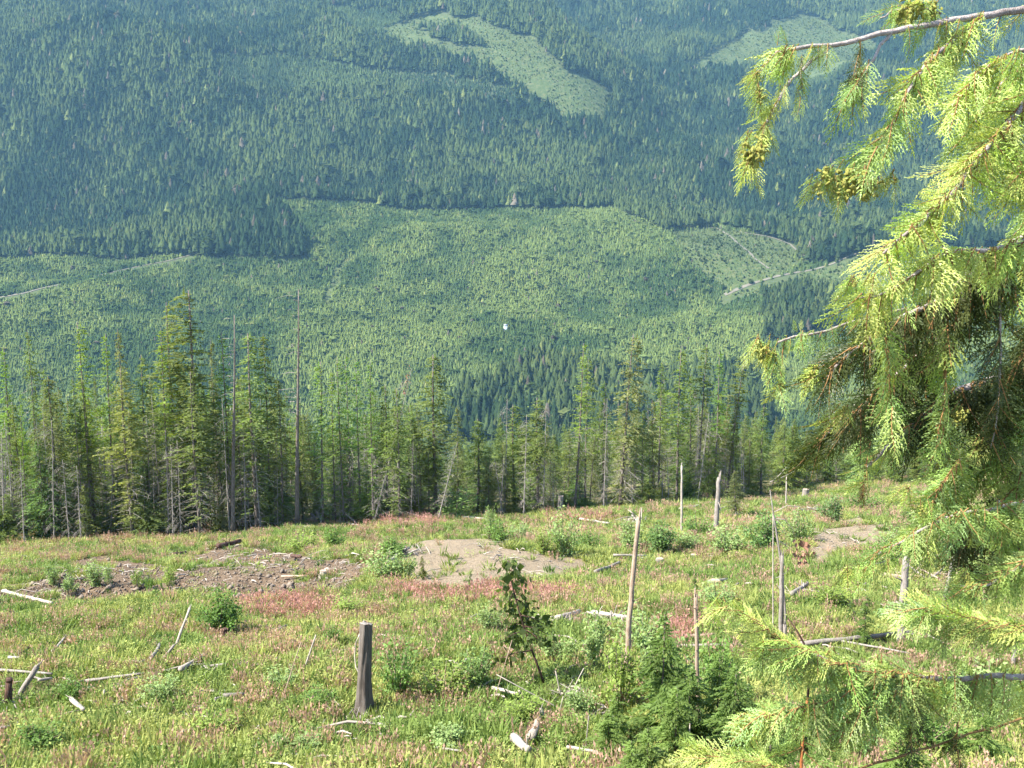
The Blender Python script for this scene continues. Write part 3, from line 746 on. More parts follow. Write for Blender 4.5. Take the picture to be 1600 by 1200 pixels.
m, n, l, bs = new_mat('soil_clods'); f = noise(n, l, 3.0, 5); l.new(ramp(n, l, f, [(0.3, (0.05, 0.036, 0.026)), (0.7, (0.25, 0.20, 0.15))]), bs.inputs['Base Color']); bs.inputs['Roughness'].default_value = 0.95
M['clod'] = m
o = single('soil_clods', b.mesh('soil_clods', M['clod']), None, None, kind='stuff'); o['label'] = 'crumbled clods of bare soil on the skid trail'
# ------------------------------------------------------------------ shrubs
rs = np.random.default_rng(41)
def shrub_meshes(r, n_stem, n_leaf, shape, leaf=0.05):
    """one metre wide, one metre tall"""
    bs_, bl = MB(), MB(); A = []; B = []; S = []
    for i in range(n_stem):
        an = r.uniform(0, 6.28); rad = 0.42 * math.sqrt(r.random()); hh = r.uniform(0.55, 1.0) * (1 - 0.45 * (rad / 0.42) ** 2)
        tip = np.array([math.cos(an) * rad, math.sin(an) * rad, hh]); mid = tip * np.array([0.45, 0.45, 0.5]) + r.normal(size=3) * 0.02
        P = np.array([[tip[0] * .12, tip[1] * .12, -0.04], mid, tip])
        bs_.tube(P, [0.016, 0.010, 0.004], 4, cap=False)
        for q in range(n_leaf // n_stem):
            f = r.uniform(0.12 if shape == 'full' else 0.4, 1.0); p = np.array([np.interp(f, [0, .5, 1], P[:, j]) for j in range(3)])
            p = p + r.normal(size=3) * np.array([0.07, 0.07, 0.06]) * (1.2 if shape == 'full' else 0.8)
            p[2] = max(p[2], 0.02)
            d = r.normal(size=3) + np.array([math.cos(an), math.sin(an), 0.2]) * 0.8; d /= np.linalg.norm(d)
            L = leaf * r.uniform(0.7, 1.4)
            A.append(p); B.append(p + d * L); S.append(np.cross(d, r.normal(size=3) * 0.5 + np.array([0, 0, 1])) * L * r.uniform(0.2, 0.33))
    bl.diamonds(A, B, S)
    return bs_.mesh('stems', M['tan_wood']), bl.mesh('foliage', M['shrub'])
SHR = {'round': [shrub_meshes(rs, 16, 2200, 'full', 0.066) for _ in range(2)], 'loose': [shrub_meshes(rs, 14, 1700, 'full', 0.058) for _ in range(2)],
       'tall': [shrub_meshes(rs, 11, 1300, 'top', 0.056) for _ in range(2)]}
SGREEN = (0.085, 0.140, 0.034); SPALE = (0.15, 0.205, 0.075); SYEL = (0.13, 0.175, 0.04)
def shrub(px, py, w, h, kind, color, label, cat='bush'):
    p, d = G(px, py); k = rs.integers(2)
    ms, mf = SHR[kind][k]
    root = thing('leafy_shrub', label, cat, p, 'leafy shrubs in the clearing')
    ww = 1.12 * w * d / FPX; root.scale = (ww, ww * rs.uniform(0.8, 1.0), 1.12 * h * d / FPX); root.rotation_euler.z = rs.uniform(0, 6.28)
    part('stem', ms, root); part('foliage', mf, root, color=tuple(np.array(color) * rs.uniform(1.4, 1.75)))
SHRUBS = [
 (1040, 1120, 110, 150, 'tall', SPALE, 'tall airy bush rising between the two barkless poles'),
 (968, 1110, 100, 120, 'tall', SYEL, 'tall leafy bush at the left of the tall barkless pole foot'),
 (1120, 1110, 90, 120, 'tall', SGREEN, 'tall leafy bush right of the brown barkless pole'),
 (1000, 1020, 90, 80, 'loose', SPALE, 'pale leafy bush behind the tall barkless pole'),
 (820, 1130, 70, 50, 'loose', SYEL, 'yellow-green weeds above the thick bleached root'),
 (330, 1150, 80, 40, 'loose', SYEL, 'low weeds at the bottom left of the grass'),
 (60, 1170, 90, 46, 'loose', SGREEN, 'leafy weeds near the bottom left corner'),
 (460, 1180, 90, 40, 'tall', SPALE, 'pale weeds at the bottom edge left of the high stump'),
 (700, 1170, 80, 36, 'tall', SPALE, 'pale weeds at the bottom edge below the alder thicket'),
 (545, 960, 60, 30, 'loose', SYEL, 'low yellow-green weeds behind the high stump'),
 (1120, 945, 70, 40, 'loose', SPALE, 'pale weeds behind the brown pole top'),
 (1300, 950, 80, 44, 'loose', SYEL, 'yellow-green weeds left of the small hemlock'),
 (346, 992, 72, 74, 'round', (0.07, 0.125, 0.028), 'round dark green bush growing on a small stump at the edge of the bare soil'),
 (150, 916, 44, 44, 'loose', SPALE, 'pale bush standing on the bare soil, largest one at the left'),
 (83, 914, 30, 42, 'loose', SPALE, 'pale narrow bush on the bare soil, left neighbour of the largest pale one'),
 (108, 928, 36, 36, 'tall', SPALE, 'small pale bush just below the gap between two pale bushes on bare soil'),
 (170, 918, 22, 42, 'tall', SPALE, 'thin wispy bush touching the right side of the largest pale bush on bare soil'),
 (214, 920, 18, 30, 'tall', SYEL, 'little green sprig on the bare soil, left one of a spaced pair'),
 (234, 926, 18, 36, 'tall', SGREEN, 'upright green sprig on the bare soil, right one of a spaced pair'),
 (266, 920, 30, 38, 'tall', SYEL, 'wispy yellowish sprig on the bare soil left of the dark soil bank'),
 (596, 908, 74, 58, 'loose', SPALE, 'wide pale willow bush between the skid trail and the tan mound'),
 (634, 905, 40, 46, 'tall', SPALE, 'smaller pale bush at the right flank of the wide willow bush by the tan mound'),
 (524, 858, 40, 34, 'round', SGREEN, 'small dark green bush behind the right end of the skid trail'),
 (470, 862, 60, 30, 'loose', SYEL, 'low yellow-green bush on the bank above the skid trail'),
 (615, 868, 44, 30, 'round', SGREEN, 'dark low bush behind the slash on the tan mound'),
 (765, 842, 34, 54, 'tall', SPALE, 'tall grey-green bush at the back rim of the tan mound'),
 (782, 848, 40, 34, 'round', SGREEN, 'deep green low bush in front of the tall grey-green bush on the mound rim'),
 (810, 846, 52, 30, 'loose', SPALE, 'spreading low bush right of the mound rim bushes'),
 (712, 808, 84, 44, 'loose', (0.15, 0.22, 0.06), 'bright grassy thicket at the gap in the stand'),
 (882, 866, 58, 76, 'loose', SPALE, 'tall pale leafy bush standing in front of the pale leaning tree'),
 (850, 866, 38, 42, 'loose', SYEL, 'short yellow-green bush at the left foot of the tall pale leafy bush'),
 (925, 862, 46, 40, 'loose', SGREEN, 'low green bush right of the tall pale leafy bush'),
 (985, 862, 54, 56, 'loose', SPALE, 'bluish pale bush left of the bare pole top'),
 (1030, 866, 66, 52, 'round', (0.08, 0.13, 0.04), 'full bush hugging the right side of the bare pole'),
 (1075, 862, 46, 36, 'loose', SPALE, 'pale low bush below the thin grey pole'),
 (1090, 838, 54, 40, 'loose', SGREEN, 'green bush behind the thin grey pole'),
 (1132, 864, 70, 50, 'loose', SPALE, 'pale bush below the split white snag'),
 (1192, 862, 66, 58, 'round', (0.085, 0.14, 0.045), 'full green bush with a dark shaded right side near the dead forked saplings'),
 (1240, 848, 52, 60, 'loose', SPALE, 'airy pale bush behind the dead forked saplings'),
 (1300, 818, 46, 42, 'round', (0.09, 0.14, 0.05), 'rounded bush at the upper end of the tan dirt path'),
 (1345, 796, 60, 30, 'loose', SGREEN, 'low green bush beyond the tan dirt path'),
 (1390, 862, 70, 40, 'loose', SPALE, 'wide pale bush right of the tan dirt path'),
 (618, 1092, 74, 112, 'loose', (0.09, 0.15, 0.04), 'tall leafy alder just right of the high stump'),
 (690, 1096, 100, 66, 'loose', SYEL, 'broad low alder thicket right of the tall leafy alder'),
 (745, 1080, 70, 78, 'loose', (0.11, 0.17, 0.055), 'leafy thicket left of the leaning dark sapling'),
 (252, 1102, 66, 54, 'loose', SPALE, 'pale leafy clump in the grass at the lower left'),
 (116, 1098, 46, 46, 'round', SGREEN, 'green clump right of the charred post'),
 (764, 992, 50, 54, 'loose', SPALE, 'pale bush left of the leaning dark sapling crown'),
 (872, 1040, 64, 60, 'tall', SPALE, 'wispy bush right of the leaning dark sapling stem'),
 (930, 1050, 80, 110, 'tall', SPALE, 'tall airy pale shrub left of the bare pole foot'),
 (905, 1120, 60, 56, 'loose', SPALE, 'pale leafy clump among crossing dead sticks'),
 (520, 1010, 36, 36, 'tall', SGREEN, 'small dark herb clump left of the high stump'),
 (440, 1070, 60, 30, 'loose', SPALE, 'low pale clump near the two slender leaning sticks'),
 (500, 1105, 60, 34, 'loose', SGREEN, 'low green clump left of the foot of the high stump'),
 (1545, 1140, 130, 110, 'loose', SPALE, 'bluish pale undergrowth below the bleached cedar limb'),
 (1450, 1180, 120, 90, 'loose', SGREEN, 'deep green undergrowth in the lower right corner'),
 (1360, 1120, 90, 70, 'loose', SYEL, 'light green undergrowth below the bleached cedar limb'),
 (1520, 905, 90, 50, 'loose', SPALE, 'pale bush behind the leaning pole at the right'),
]
for a in SHRUBS: shrub(*a)

# ------------------------------------------------------------------ poles, snags, stumps, logs
rl = np.random.default_rng(53)
LOGSEG = []
def log_between(p0, p1, r0, r1, mat, name, label, cat, sides=9, group=None, knots=2, bow=0.0, bark=0.16):
    b = MB(); p0 = np.asarray(p0, float); p1 = np.asarray(p1, float); L = np.linalg.norm(p1 - p0)
    if cat in ('log', 'stump', 'stick'): LOGSEG.append((p0.copy(), p1.copy()))
    k = max(5, int(L / 0.35)); t = np.linspace(0, 1, k)
    P = p0 + (p1 - p0) * t[:, None]
    side = unit(np.cross(p1 - p0, [0.2, 0.5, 1.0]))
    P = P + side * (bow * L * np.sin(t * math.pi))[:, None] + rl.normal(size=(k, 3)) * r0 * 0.10
    b.tube(P - p0, r0 + (r1 - r0) * t, sides, wob=bark, r=rl)
    o = thing(name, label, cat, p0, group)
    part('log_trunk' if cat == 'log' else 'trunk', b.mesh('wood', M[mat], smooth=True), o)
    if knots:
        b = MB()
        for i in range(knots):
            f = rl.uniform(0.1, 0.9); q = p0 + (p1 - p0) * f - p0; d = unit(rl.normal(size=3) + np.array([0, -0.4, 0.8])); l = rl.uniform(2.0, 4.5) * r0 + 0.05
            bb = MB(); bb.tube([q, q + d * l], [r0 * 0.22, r0 * 0.08], 4)
            part('branch_stub', bb.mesh('branch_stub', M[mat]), o)
    return o
def pole(px0, py0, px1, py1, wpx, mat, label, name='dead_pole', cat='pole', taper=0.7, dd=0.0, bow=0.0, knots=3):
    p0, d = G(px0, py0); w1 = W(px1, py1, d + dd); r = wpx / 2 * d / FPX
    o = log_between(p0 - np.array([0, 0, 0.15]), w1, r, r * taper, mat, name, label, cat, knots=knots, bow=bow, group='dead poles and snags in the clearing')
    if wpx > 3.9:
        ax = unit(w1 - p0); q = w1 - (p0 - np.array([0, 0, 0.15]))
        for i in range(3):
            an = rl.uniform(0, 6.28); off = np.array([math.cos(an), math.sin(an), 0]) * r * taper * 0.55; bb = MB()
            bb.tube([q + off - ax * r, q + off * 1.1 + ax * r * rl.uniform(.4, 1.2), q + off * 1.2 + ax * r * rl.uniform(1.4, 3.4)], np.array([.45, .3, .06]) * r * taper, 5)
            part('splinter', bb.mesh('splinter', M[mat]), o)
    return o
def lying(px0, py0, px1, py1, wpx, mat, label, name='fallen_log', cat='log', lift=0.6, taper=0.75, knots=2, bow=0.01):
    p0, d0 = G(px0, py0); p1, d1 = G(px1, py1); r = wpx / 2 * (d0 + d1) / 2 / FPX
    up = np.array([0, 0, r * lift + 0.17])
    return log_between(p0 + up, p1 + up, r, r * taper, mat, name, label, cat, knots=knots, bow=bow, group='logs lying in the clearing')
LOGS = [
 (5, 930, 82, 950, 6, 'bleached', 'pale bleached log lying on the bare soil at the left edge'),
 (0, 1056, 82, 1063, 4.5, 'grey_wood', 'thin grey log behind the charred post at the left edge'),
 (60, 1073, 82, 1070, 5, 'bleached', 'short white log end right of the charred post'),
 (134, 1074, 226, 1062, 5, 'grey_wood', 'long grey log half buried in grass left of the pale leafy clump'),
 (316, 1052, 356, 1047, 4.5, 'grey_wood', 'short grey log right of the pale tapered log'),
 (282, 1057, 318, 1034, 8, 'bleached', 'pale tapered log lying uphill in the middle of the lower left grass'),
 (111, 1102, 131, 1121, 8, 'bleached', 'short white log chunk below the green clump'),
 (349, 1099, 384, 1096, 7, 'grey_wood', 'short weathered log in the grass left of the high stump'),
 (414, 1003, 448, 986, 6, 'grey_wood', 'grey branch lying in the grass right of the round bush'),
 (236, 1038, 250, 1016, 6, 'grey_wood', 'grey splintered log piece left of the round bush'),
 (82, 1026, 103, 1002, 4, 'bleached', 'short pale stick lying uphill at the left'),
 (33, 1030, 46, 1020, 4, 'burnt', 'short dark stick near the left edge'),
 (15, 1036, 32, 1037, 5, 'bleached', 'small white wood scrap near the left edge'),
 (0, 1150, 16, 1147, 5, 'bleached', 'white wood scrap cut by the left edge at the bottom'),
 (770, 1086, 808, 1096, 6, 'bleached', 'pale log poking from the thicket right of the high stump'),
 (830, 1166, 846, 1124, 13, 'bleached', 'thick bleached root standing out of the grass at the bottom'),
 (802, 1168, 826, 1188, 15, 'bleached', 'broad bleached wood chunk beside the thick root at the bottom'),
 (886, 1181, 936, 1189, 6, 'bleached', 'pale log at the bottom beneath the crossing sticks'),
 (975, 1191, 1018, 1199, 6, 'bleached', 'white log cut by the bottom edge beneath the cedar saplings'),
 (680, 1181, 718, 1186, 4, 'grey_wood', 'thin grey log at the bottom edge right of the high stump'),
 (1250, 1016, 1425, 997, 8, 'grey_wood', 'long grey fallen log across the clearing behind the bleached limb'),
 (1065, 1003, 1112, 1001, 6, 'tan_wood', 'brown short log behind the brown pole'),
 (1062, 1019, 1160, 1017, 6, 'bleached', 'white fallen log passing behind the brown pole'),
 (1180, 1021, 1252, 1023, 5, 'bleached', 'white fallen log end left of the long grey fallen log'),
 (1236, 936, 1262, 918, 7, 'grey_wood', 'dark splintered log near the dead forked saplings'),
 (1106, 917, 1136, 912, 6, 'bleached', 'bleached wood scrap left of the dead forked saplings'),
 (722, 812, 768, 815, 4, 'bleached', 'white log lying at the grassy gap in the stand'),
 (906, 815, 952, 822, 4, 'bleached', 'white log lying at the foot of the leaning tree'),
 (1062, 799, 1150, 781, 4, 'bleached', 'long pale log along the foot of the right-hand trees'),
 (452, 826, 492, 827, 3.5, 'bleached', 'pale log at the foot of the stand below the tallest snag'),
 (470, 804, 562, 826, 4, 'grey_wood', 'grey log slanting at the foot of the larch row'),
 (418, 811, 440, 832, 3, 'burnt', 'dark stick at the foot of the stand above the soil bank'),
 (340, 859, 376, 851, 8, 'burnt', 'charred log on the dark soil bank at the top of the skid trail'),
 (456, 874, 470, 876, 6, 'burnt', 'short charred log on the right of the skid trail'),
 (270, 872, 290, 868, 6, 'burnt', 'dark root lump at the left of the soil bank'),
 (220, 874, 232, 874, 5, 'burnt', 'small dark wood lump in the grass above the skid trail'),
 (440, 907, 480, 906, 4, 'tan_wood', 'thin stick lying across the skid trail'),
 (958, 873, 1010, 874, 4, 'bleached', 'thin pale log beyond the pink flowers right of the mound'),
 (930, 900, 968, 885, 6, 'grey_wood', 'grey slash log right of the tan mound'),
 (870, 975, 905, 965, 9, 'bleached', 'bleached wood heap piece in the grass right of the leaning sapling'),
 (925, 965, 985, 975, 8, 'bleached', 'bleached log lying left of the bare pole'),
 (1380, 905, 1425, 912, 6, 'tan_wood', 'brown slash log right of the small hemlock'),
 (1300, 1008, 1420, 1030, 4, 'grey_wood', 'thin grey log parallel below the long grey fallen log'),
 (604, 872, 640, 862, 5, 'bleached', 'pale slash log on the rocky rim of the tan mound'),
 (606, 884, 622, 872, 5, 'grey_wood', 'grey slash log sticking out of the left rim of the mound'),
]
for a in LOGS: lying(*a)
STICKS = [
 (437, 1096, 470, 1004, 2.0, 'tan_wood', 'long thin reddish stick leaning in the grass left of the high stump'),
 (471, 1048, 494, 992, 3.2, 'bleached', 'pale straight stick leaning in the grass, shorter of the slender pair'),
 (240, 1040, 272, 1008, 6, 'grey_wood', 'grey lower pole end leaning left of the round bush'),
 (270, 1014, 297, 949, 5, 'bleached', 'pale grey pole leaning right beside the round bush'),
 (300, 968, 283, 975, 2, 'tan_wood', 'thin twig crossing the pale grey leaning pole'),
 (890, 1080, 912, 1044, 2.2, 'bleached', 'thin bleached stick leaning right, among crossing dead sticks'),
 (878, 1090, 868, 1048, 2.6, 'bleached', 'bleached stick leaning left, among crossing dead sticks'),
 (870, 1124, 880, 1088, 2.2, 'bleached', 'low bleached stick standing beneath the crossing dead sticks'),
 (900, 1112, 776, 1054, 2.0, 'bleached', 'long thin stem sloping left over the thicket right of the stump'),
 (768, 1100, 800, 1000, 1.6, 'tan_wood', 'thin pale shoot left of the leaning dark sapling'),
 (914, 1170, 920, 1118, 2.4, 'grey_wood', 'thin dark stick standing left of the cedar saplings'),
 (1018, 1110, 1018, 1078, 2.4, 'bleached', 'thin bleached stem standing inside the cedar saplings'),
 (1076, 1200, 1078, 1130, 2.4, 'bleached', 'thin grey stem at the bottom right of the brown pole'),
 (103, 838, 180, 808, 2.4, 'bleached', 'thin pale pole leaning against the foot of the left trees'),
 (563, 820, 533, 797, 2.6, 'bleached', 'white stick leaning at the foot of the larch row'),
 (358, 832, 366, 790, 3.0, 'bleached', 'pale broken stick leaning below the broken-topped snag'),
 (12, 1146, 28, 1128, 3.0, 'grey_wood', 'short grey stick at the lower left edge'),
 (48, 1166, 58, 1146, 3.5, 'grey_wood', 'pale forked stick at the bottom left'),
]
for a in STICKS: pole(*a, name='leaning_stick', cat='stick', knots=1)
pole(978, 1066, 998, 808, 9.5, 'tan_wood', 'tall barkless pole standing before the cedar saplings, tallest of the clearing', bow=0.008)
pole(1092, 1142, 1087, 928, 8.0, 'tan_wood', 'brown barkless pole rising right of the cedar saplings')
pole(1219, 1002, 1222, 868, 7, 'grey_wood', 'grey twin-stemmed dead sapling stem with bent bare twigs above', taper=0.8)
pole(1227, 1002, 1226, 975, 8, 'grey_wood', 'short grey stub at the foot of the dead forked sapling', cat='stub')
pole(1208, 985, 1208, 800, 2.2, 'bleached', 'hair-thin pale stem left of the dead forked sapling', knots=0)
pole(1229, 975, 1222, 890, 3.2, 'grey_wood', 'thin grey stem right of the dead forked sapling', knots=0)
pole(1065, 836, 1065, 728, 4, 'bleached', 'thin grey pole standing before the right-hand clump of trees')
pole(1119, 830, 1124, 746, 9, 'grey_wood', 'split pale snag left of the small weeping conifer', bow=0.01)
pole(1407, 1006, 1416, 870, 14, 'grey_wood', 'stout dark snag with flared foot behind the cedar fronds', taper=0.75)
pole(1470, 965, 1491, 862, 7, 'grey_wood', 'grey pole leaning right behind the cedar fronds')
pole(1582, 1046, 1588, 985, 7, 'grey_wood', 'short grey pole at the right edge behind the cedar')
pole(1228, 790, 1229, 745, 2.6, 'bleached', 'thin pale stem far beyond the dead forked sapling', knots=0)
pole(1170, 816, 1170, 806, 2.0, 'bleached', 'tiny pale stem beside the dirt path bushes', knots=0)
# the dead forked sapling's upper stem and hanging twigs
p0, d0 = G(1219, 1002)
o = thing('dead_sapling', 'dead grey sapling bending left with long arching bare twigs', 'sapling', p0 + [0.05, 0.1, 0], 'dead poles and snags in the clearing')
bp = [W(1222, 1000, d0), W(1223, 900, d0), W(1216, 850, d0), W(1208, 800, d0), W(1203, 765, d0)]
b = MB(); b.tube(np.array(bp) - np.array(o.location), np.array([5, 4, 3, 2.4, 1.2]) / 2 * d0 / FPX, 6, wob=.1); part('trunk', b.mesh('trunk', M['grey_wood']), o)
for tw in ([(1210, 800), (1230, 790), (1250, 792), (1258, 806)], [(1211, 810), (1226, 812), (1238, 826), (1242, 842)], [(1213, 812), (1222, 820), (1228, 834)], [(1204, 754), (1218, 742), (1230, 728)], [(1203, 753), (1226, 744), (1244, 735)], [(1218, 846), (1228, 852), (1234, 858)]):
    b = MB(); b.tube([W(x, y, d0 + 0.01 * (x - 1210)) - np.array(o.location) for x, y in tw], np.linspace(1.5, 0.7, len(tw)) / 2 * d0 / FPX, 4); part('twig', b.mesh('twig', M['bleached']), o)
b = MB(); A = np.array([W(rl.normal(1252, 6), y, d0 + 0.4) for y in rl.uniform(842, 880, 40)]) - np.array(o.location); dv = rl.normal(size=(40, 3)) * .06 + [0, 0, -.12]
b.diamonds(A, A + dv, np.cross(dv, rl.normal(size=(40, 3))) * 0.35); part('withered_leaves', b.mesh('withered_leaves', M['redneedle']), o)

# the high-cut stump with its loop of wire rope
p, d = G(569, 1116); r0 = 9.8 * d / FPX
o = thing('high_stump', 'tall sawn-off stump with furrowed grey bark and a loop of wire on its left side', 'stump', p)
top = W(576, 966, d) - p; Hs = top[2]
nz, na = 26, 30
zz_ = np.linspace(-0.15, 1, nz); an = np.arange(na) * 2 * math.pi / na
V = []
for t in zz_:
    fl = 1 + 0.65 * math.exp(-max(t, 0) * 5); g = 1 + 0.07 * np.sin(an * 9 + 2 * np.sin(t * 5)) + 0.05 * np.sin(an * 5 - 3 * t + 1) + 0.06 * rl.random(na)
    root = 1 + 0.25 * math.exp(-max(t, 0) * 9) * np.sin(an * 4 + 1)
    rr = r0 * fl * g * root * (1 - 0.08 * t)
    cx = top[0] * t * (0.4 + 0.6 * t); cyy = 0
    V.append(np.stack([cx + np.cos(an) * rr, cyy + np.sin(an) * rr, np.full(na, t * Hs) + (0.05 * np.cos(an + 2) + 0.03 * rl.random(na) if t > 0.99 else 0)], 1))
V = np.array(V); b = MB(); idx = np.arange(nz * na).reshape(nz, na)
b.add(V.reshape(-1, 3), [(idx[i, j], idx[i, (j + 1) % na], idx[i + 1, (j + 1) % na], idx[i + 1, j]) for i in range(nz - 1) for j in range(na)])
part('bark', b.mesh('bark', M['stump_bark']), o)
b = MB(); rim = V[-1] * np.array([1, 1, 1]); c = rim.mean(0); inner = c + (rim - c) * 0.93 + np.array([0, 0, 0.012])
b.add(np.vstack([rim, inner, [c + np.array([0, 0, 0.03])]]), [(j, (j + 1) % na, na + (j + 1) % na, na + j) for j in range(na)], [(na + j, na + (j + 1) % na, 2 * na) for j in range(na)])
part('sawn_top', b.mesh('sawn_top', M['grey_wood']), o)
b = MB(); lp = [(570, 984), (562, 990), (556, 1005), (554, 1025), (556, 1042), (562, 1054), (568, 1062)]
b.tube([W(x, y, d - 0.22) - p for x, y in lp], 1.9 / 2 * d / FPX, 6); b.tube([W(570, 982, d - .22) - p, W(565, 990, d - .25) - p, W(571, 992, d - .24) - p], 1.9 / 2 * d / FPX, 6)
part('wire_loop', b.mesh('wire_loop', M['wire']), o)
b = MB(); b.tube([W(567, 978, d) - p, W(569, 970, d) - p], [0.05, 0.03], 5); part('bark_sliver', b.mesh('bark_sliver', M['grey_wood']), o)
def stump(px, py, wpx, hpx, mat, label):
    p, d = G(px, py); r = wpx / 2 * d / FPX; h = hpx * d / FPX
    o = thing('old_stump', label, 'stump', p, 'low stumps in the clearing')
    b = MB(); t = np.array([-0.2, 0.0, 0.35, 1.0]); P = np.column_stack([0.05 * t * h, 0 * t, t * h])
    b.tube(P, r * np.array([1.5, 1.3, 1.05, 0.95]), 14, cap=False, wob=0.18, r=rl); part('bark', b.mesh('bark', M[mat], smooth=True), o)
    b = MB(); an = np.arange(14) * 6.283 / 14; ring = np.stack([np.cos(an) * r * 0.97 + 0.05 * h, np.sin(an) * r * 0.97, np.full(14, h + 0.004) + rl.normal(0, 0.02, 14) * r], 1)
    b.add(np.vstack([ring, [[0.05 * h, 0, h + 0.02]]]), None, [(j, (j + 1) % 14, 14) for j in range(14)]); part('sawn_top', b.mesh('sawn_top', M['cut'] if mat != 'burnt' else M['burnt']), o)
    return o
stump(351, 1003, 9, 22, 'burnt', 'small dark stump under the round bush')
stump(875, 800, 8, 26, 'grey_wood', 'grey sawn trunk standing at the foot of the stand right of the gap')
stump(632, 852, 10, 10, 'burnt', 'small black stump behind the left rim of the tan mound')
stump(722, 812, 5, 8, 'burnt', 'tiny dark stump at the grassy gap in the stand')
stump(1030, 884, 12, 12, 'grey_wood', 'low grey stump left of the brown pole top')
stump(1083, 876, 10, 10, 'grey_wood', 'low grey stump straight above the brown pole top')
stump(1116, 918, 16, 12, 'grey_wood', 'wide weathered stump right of the brown pole')
stump(1258, 778, 10, 14, 'grey_wood', 'grey stump near the far trees beyond the dirt path')
stump(505, 900, 12, 9, 'bleached', 'pale round-topped stump on the right of the skid trail')
p, d = G(13, 1106)
o = thing('charred_post', 'short charred reddish post at the left edge with a log leaning on it', 'post', p)
b = MB(); b.tube([[0, 0, -0.1], [0.02, 0, 0.35], [0.08, 0, 0.75]], np.array([7.5, 6, 5]) * d / FPX, 9, wob=.2, r=rl); part('trunk', b.mesh('trunk', M['burnt'], smooth=True), o)
b = MB(); b.tube([[0.075, 0, 0.74], [0.09, 0, 0.81]], np.array([5.4, 5.2]) * d / FPX, 9, wob=.25, r=rl); part('charred_cap', b.mesh('charred_cap', M['burnt']), o)
pole(20, 1092, 58, 1042, 9, 'grey_wood', 'grey log propped against the charred post at the left edge', name='propped_log', cat='log', taper=0.95, knots=0)

# slash piles: each a heap of crossing sticks
def pile(px, py, wpx, n, label, mat='bleached'):
    p, d = G(px, py); w = wpx * d / FPX
    LOGSEG.append((p - [w * .4, 0, 0], p + [w * .4, 0, 0]))
    o = thing('slash_pile', label, 'brush pile', p, 'piles of logging slash')
    for i in range(n):
        q = np.array([rl.normal(0, w * 0.28), rl.normal(0, w * 0.16), 0]); q[2] = float(ground_z(p[0] + q[0], p[1] + q[1])) - p[2] + rl.uniform(0, w * 0.12)
        dv = rl.normal(size=3) * np.array([1, .8, .35]); dv = unit(dv) * w * rl.uniform(0.15, 0.4)
        b = MB(); r = w * rl.uniform(0.008, 0.028); b.tube([q - dv, q + rl.normal(size=3) * w * .02, q + dv], [r, r * .9, r * .5], 5, wob=.15, r=rl)
        part('stick', b.mesh('stick', M[mat if rl.random() < .6 else 'grey_wood']), o)
pile(640, 866, 46, 34, 'grey heap of slash on the left rim of the tan mound')
pile(612, 884, 24, 16, 'small slash heap below the left rim of the tan mound')
pile(972, 896, 34, 20, 'bleached slash heap right of the tan mound')
pile(885, 978, 60, 26, 'bleached slash heap in the grass below the tan mound')
pile(960, 972, 60, 26, 'bleached slash heap left of the tall bare pole')
pile(1240, 930, 56, 30, 'grey slash heap behind the dead forked sapling')
pile(880, 1088, 60, 26, 'tangle of dead sticks below the leaning dark sapling')
pile(935, 1125, 70, 30, 'tangle of grey sticks left of the cedar saplings')
pile(1470, 905, 80, 26, 'brown slash heap behind the cedar fronds at the right', 'tan_wood')
pile(570, 1128, 56, 18, 'ring of grey slash round the foot of the high stump')
pile(10, 1120, 50, 16, 'grey slash at the foot of the charred post')
pile(1270, 800, 40, 16, 'pale slash heap left of the rounded path bush')
pile(440, 1030, 40, 14, 'few grey broken branches right of the pale tapered log')
pile(425, 955, 30, 14, 'grey splintered wood right of the round bush')
pile(200, 1100, 70, 14, 'scraps of weathered wood in the lower left grass')
pile(500, 820, 70, 22, 'pale fallen sticks at the foot of the larch row')
pile(990, 815, 60, 16, 'pale fallen sticks at the foot of the shaggy spruce')
# a boulder on the skid trail
p, d = G(512, 893)
V = []; b = MB()
for i in range(5):
    for j in range(9):
        th = math.pi * i / 4; ph = j * 6.283 / 9
        V.append(np.array([math.sin(th) * math.cos(ph), math.sin(th) * math.sin(ph) * .8, math.cos(th) * .7]) * 0.22 * rl.uniform(.85, 1.1))
b.add(V, [(i * 9 + j, i * 9 + (j + 1) % 9, (i + 1) * 9 + (j + 1) % 9, (i + 1) * 9 + j) for i in range(4) for j in range(9)])
single('boulder', b.mesh('boulder', M['rock']), 'pale rounded boulder on the right half of the skid trail', 'rock', p + np.array([0, 0, .1]))

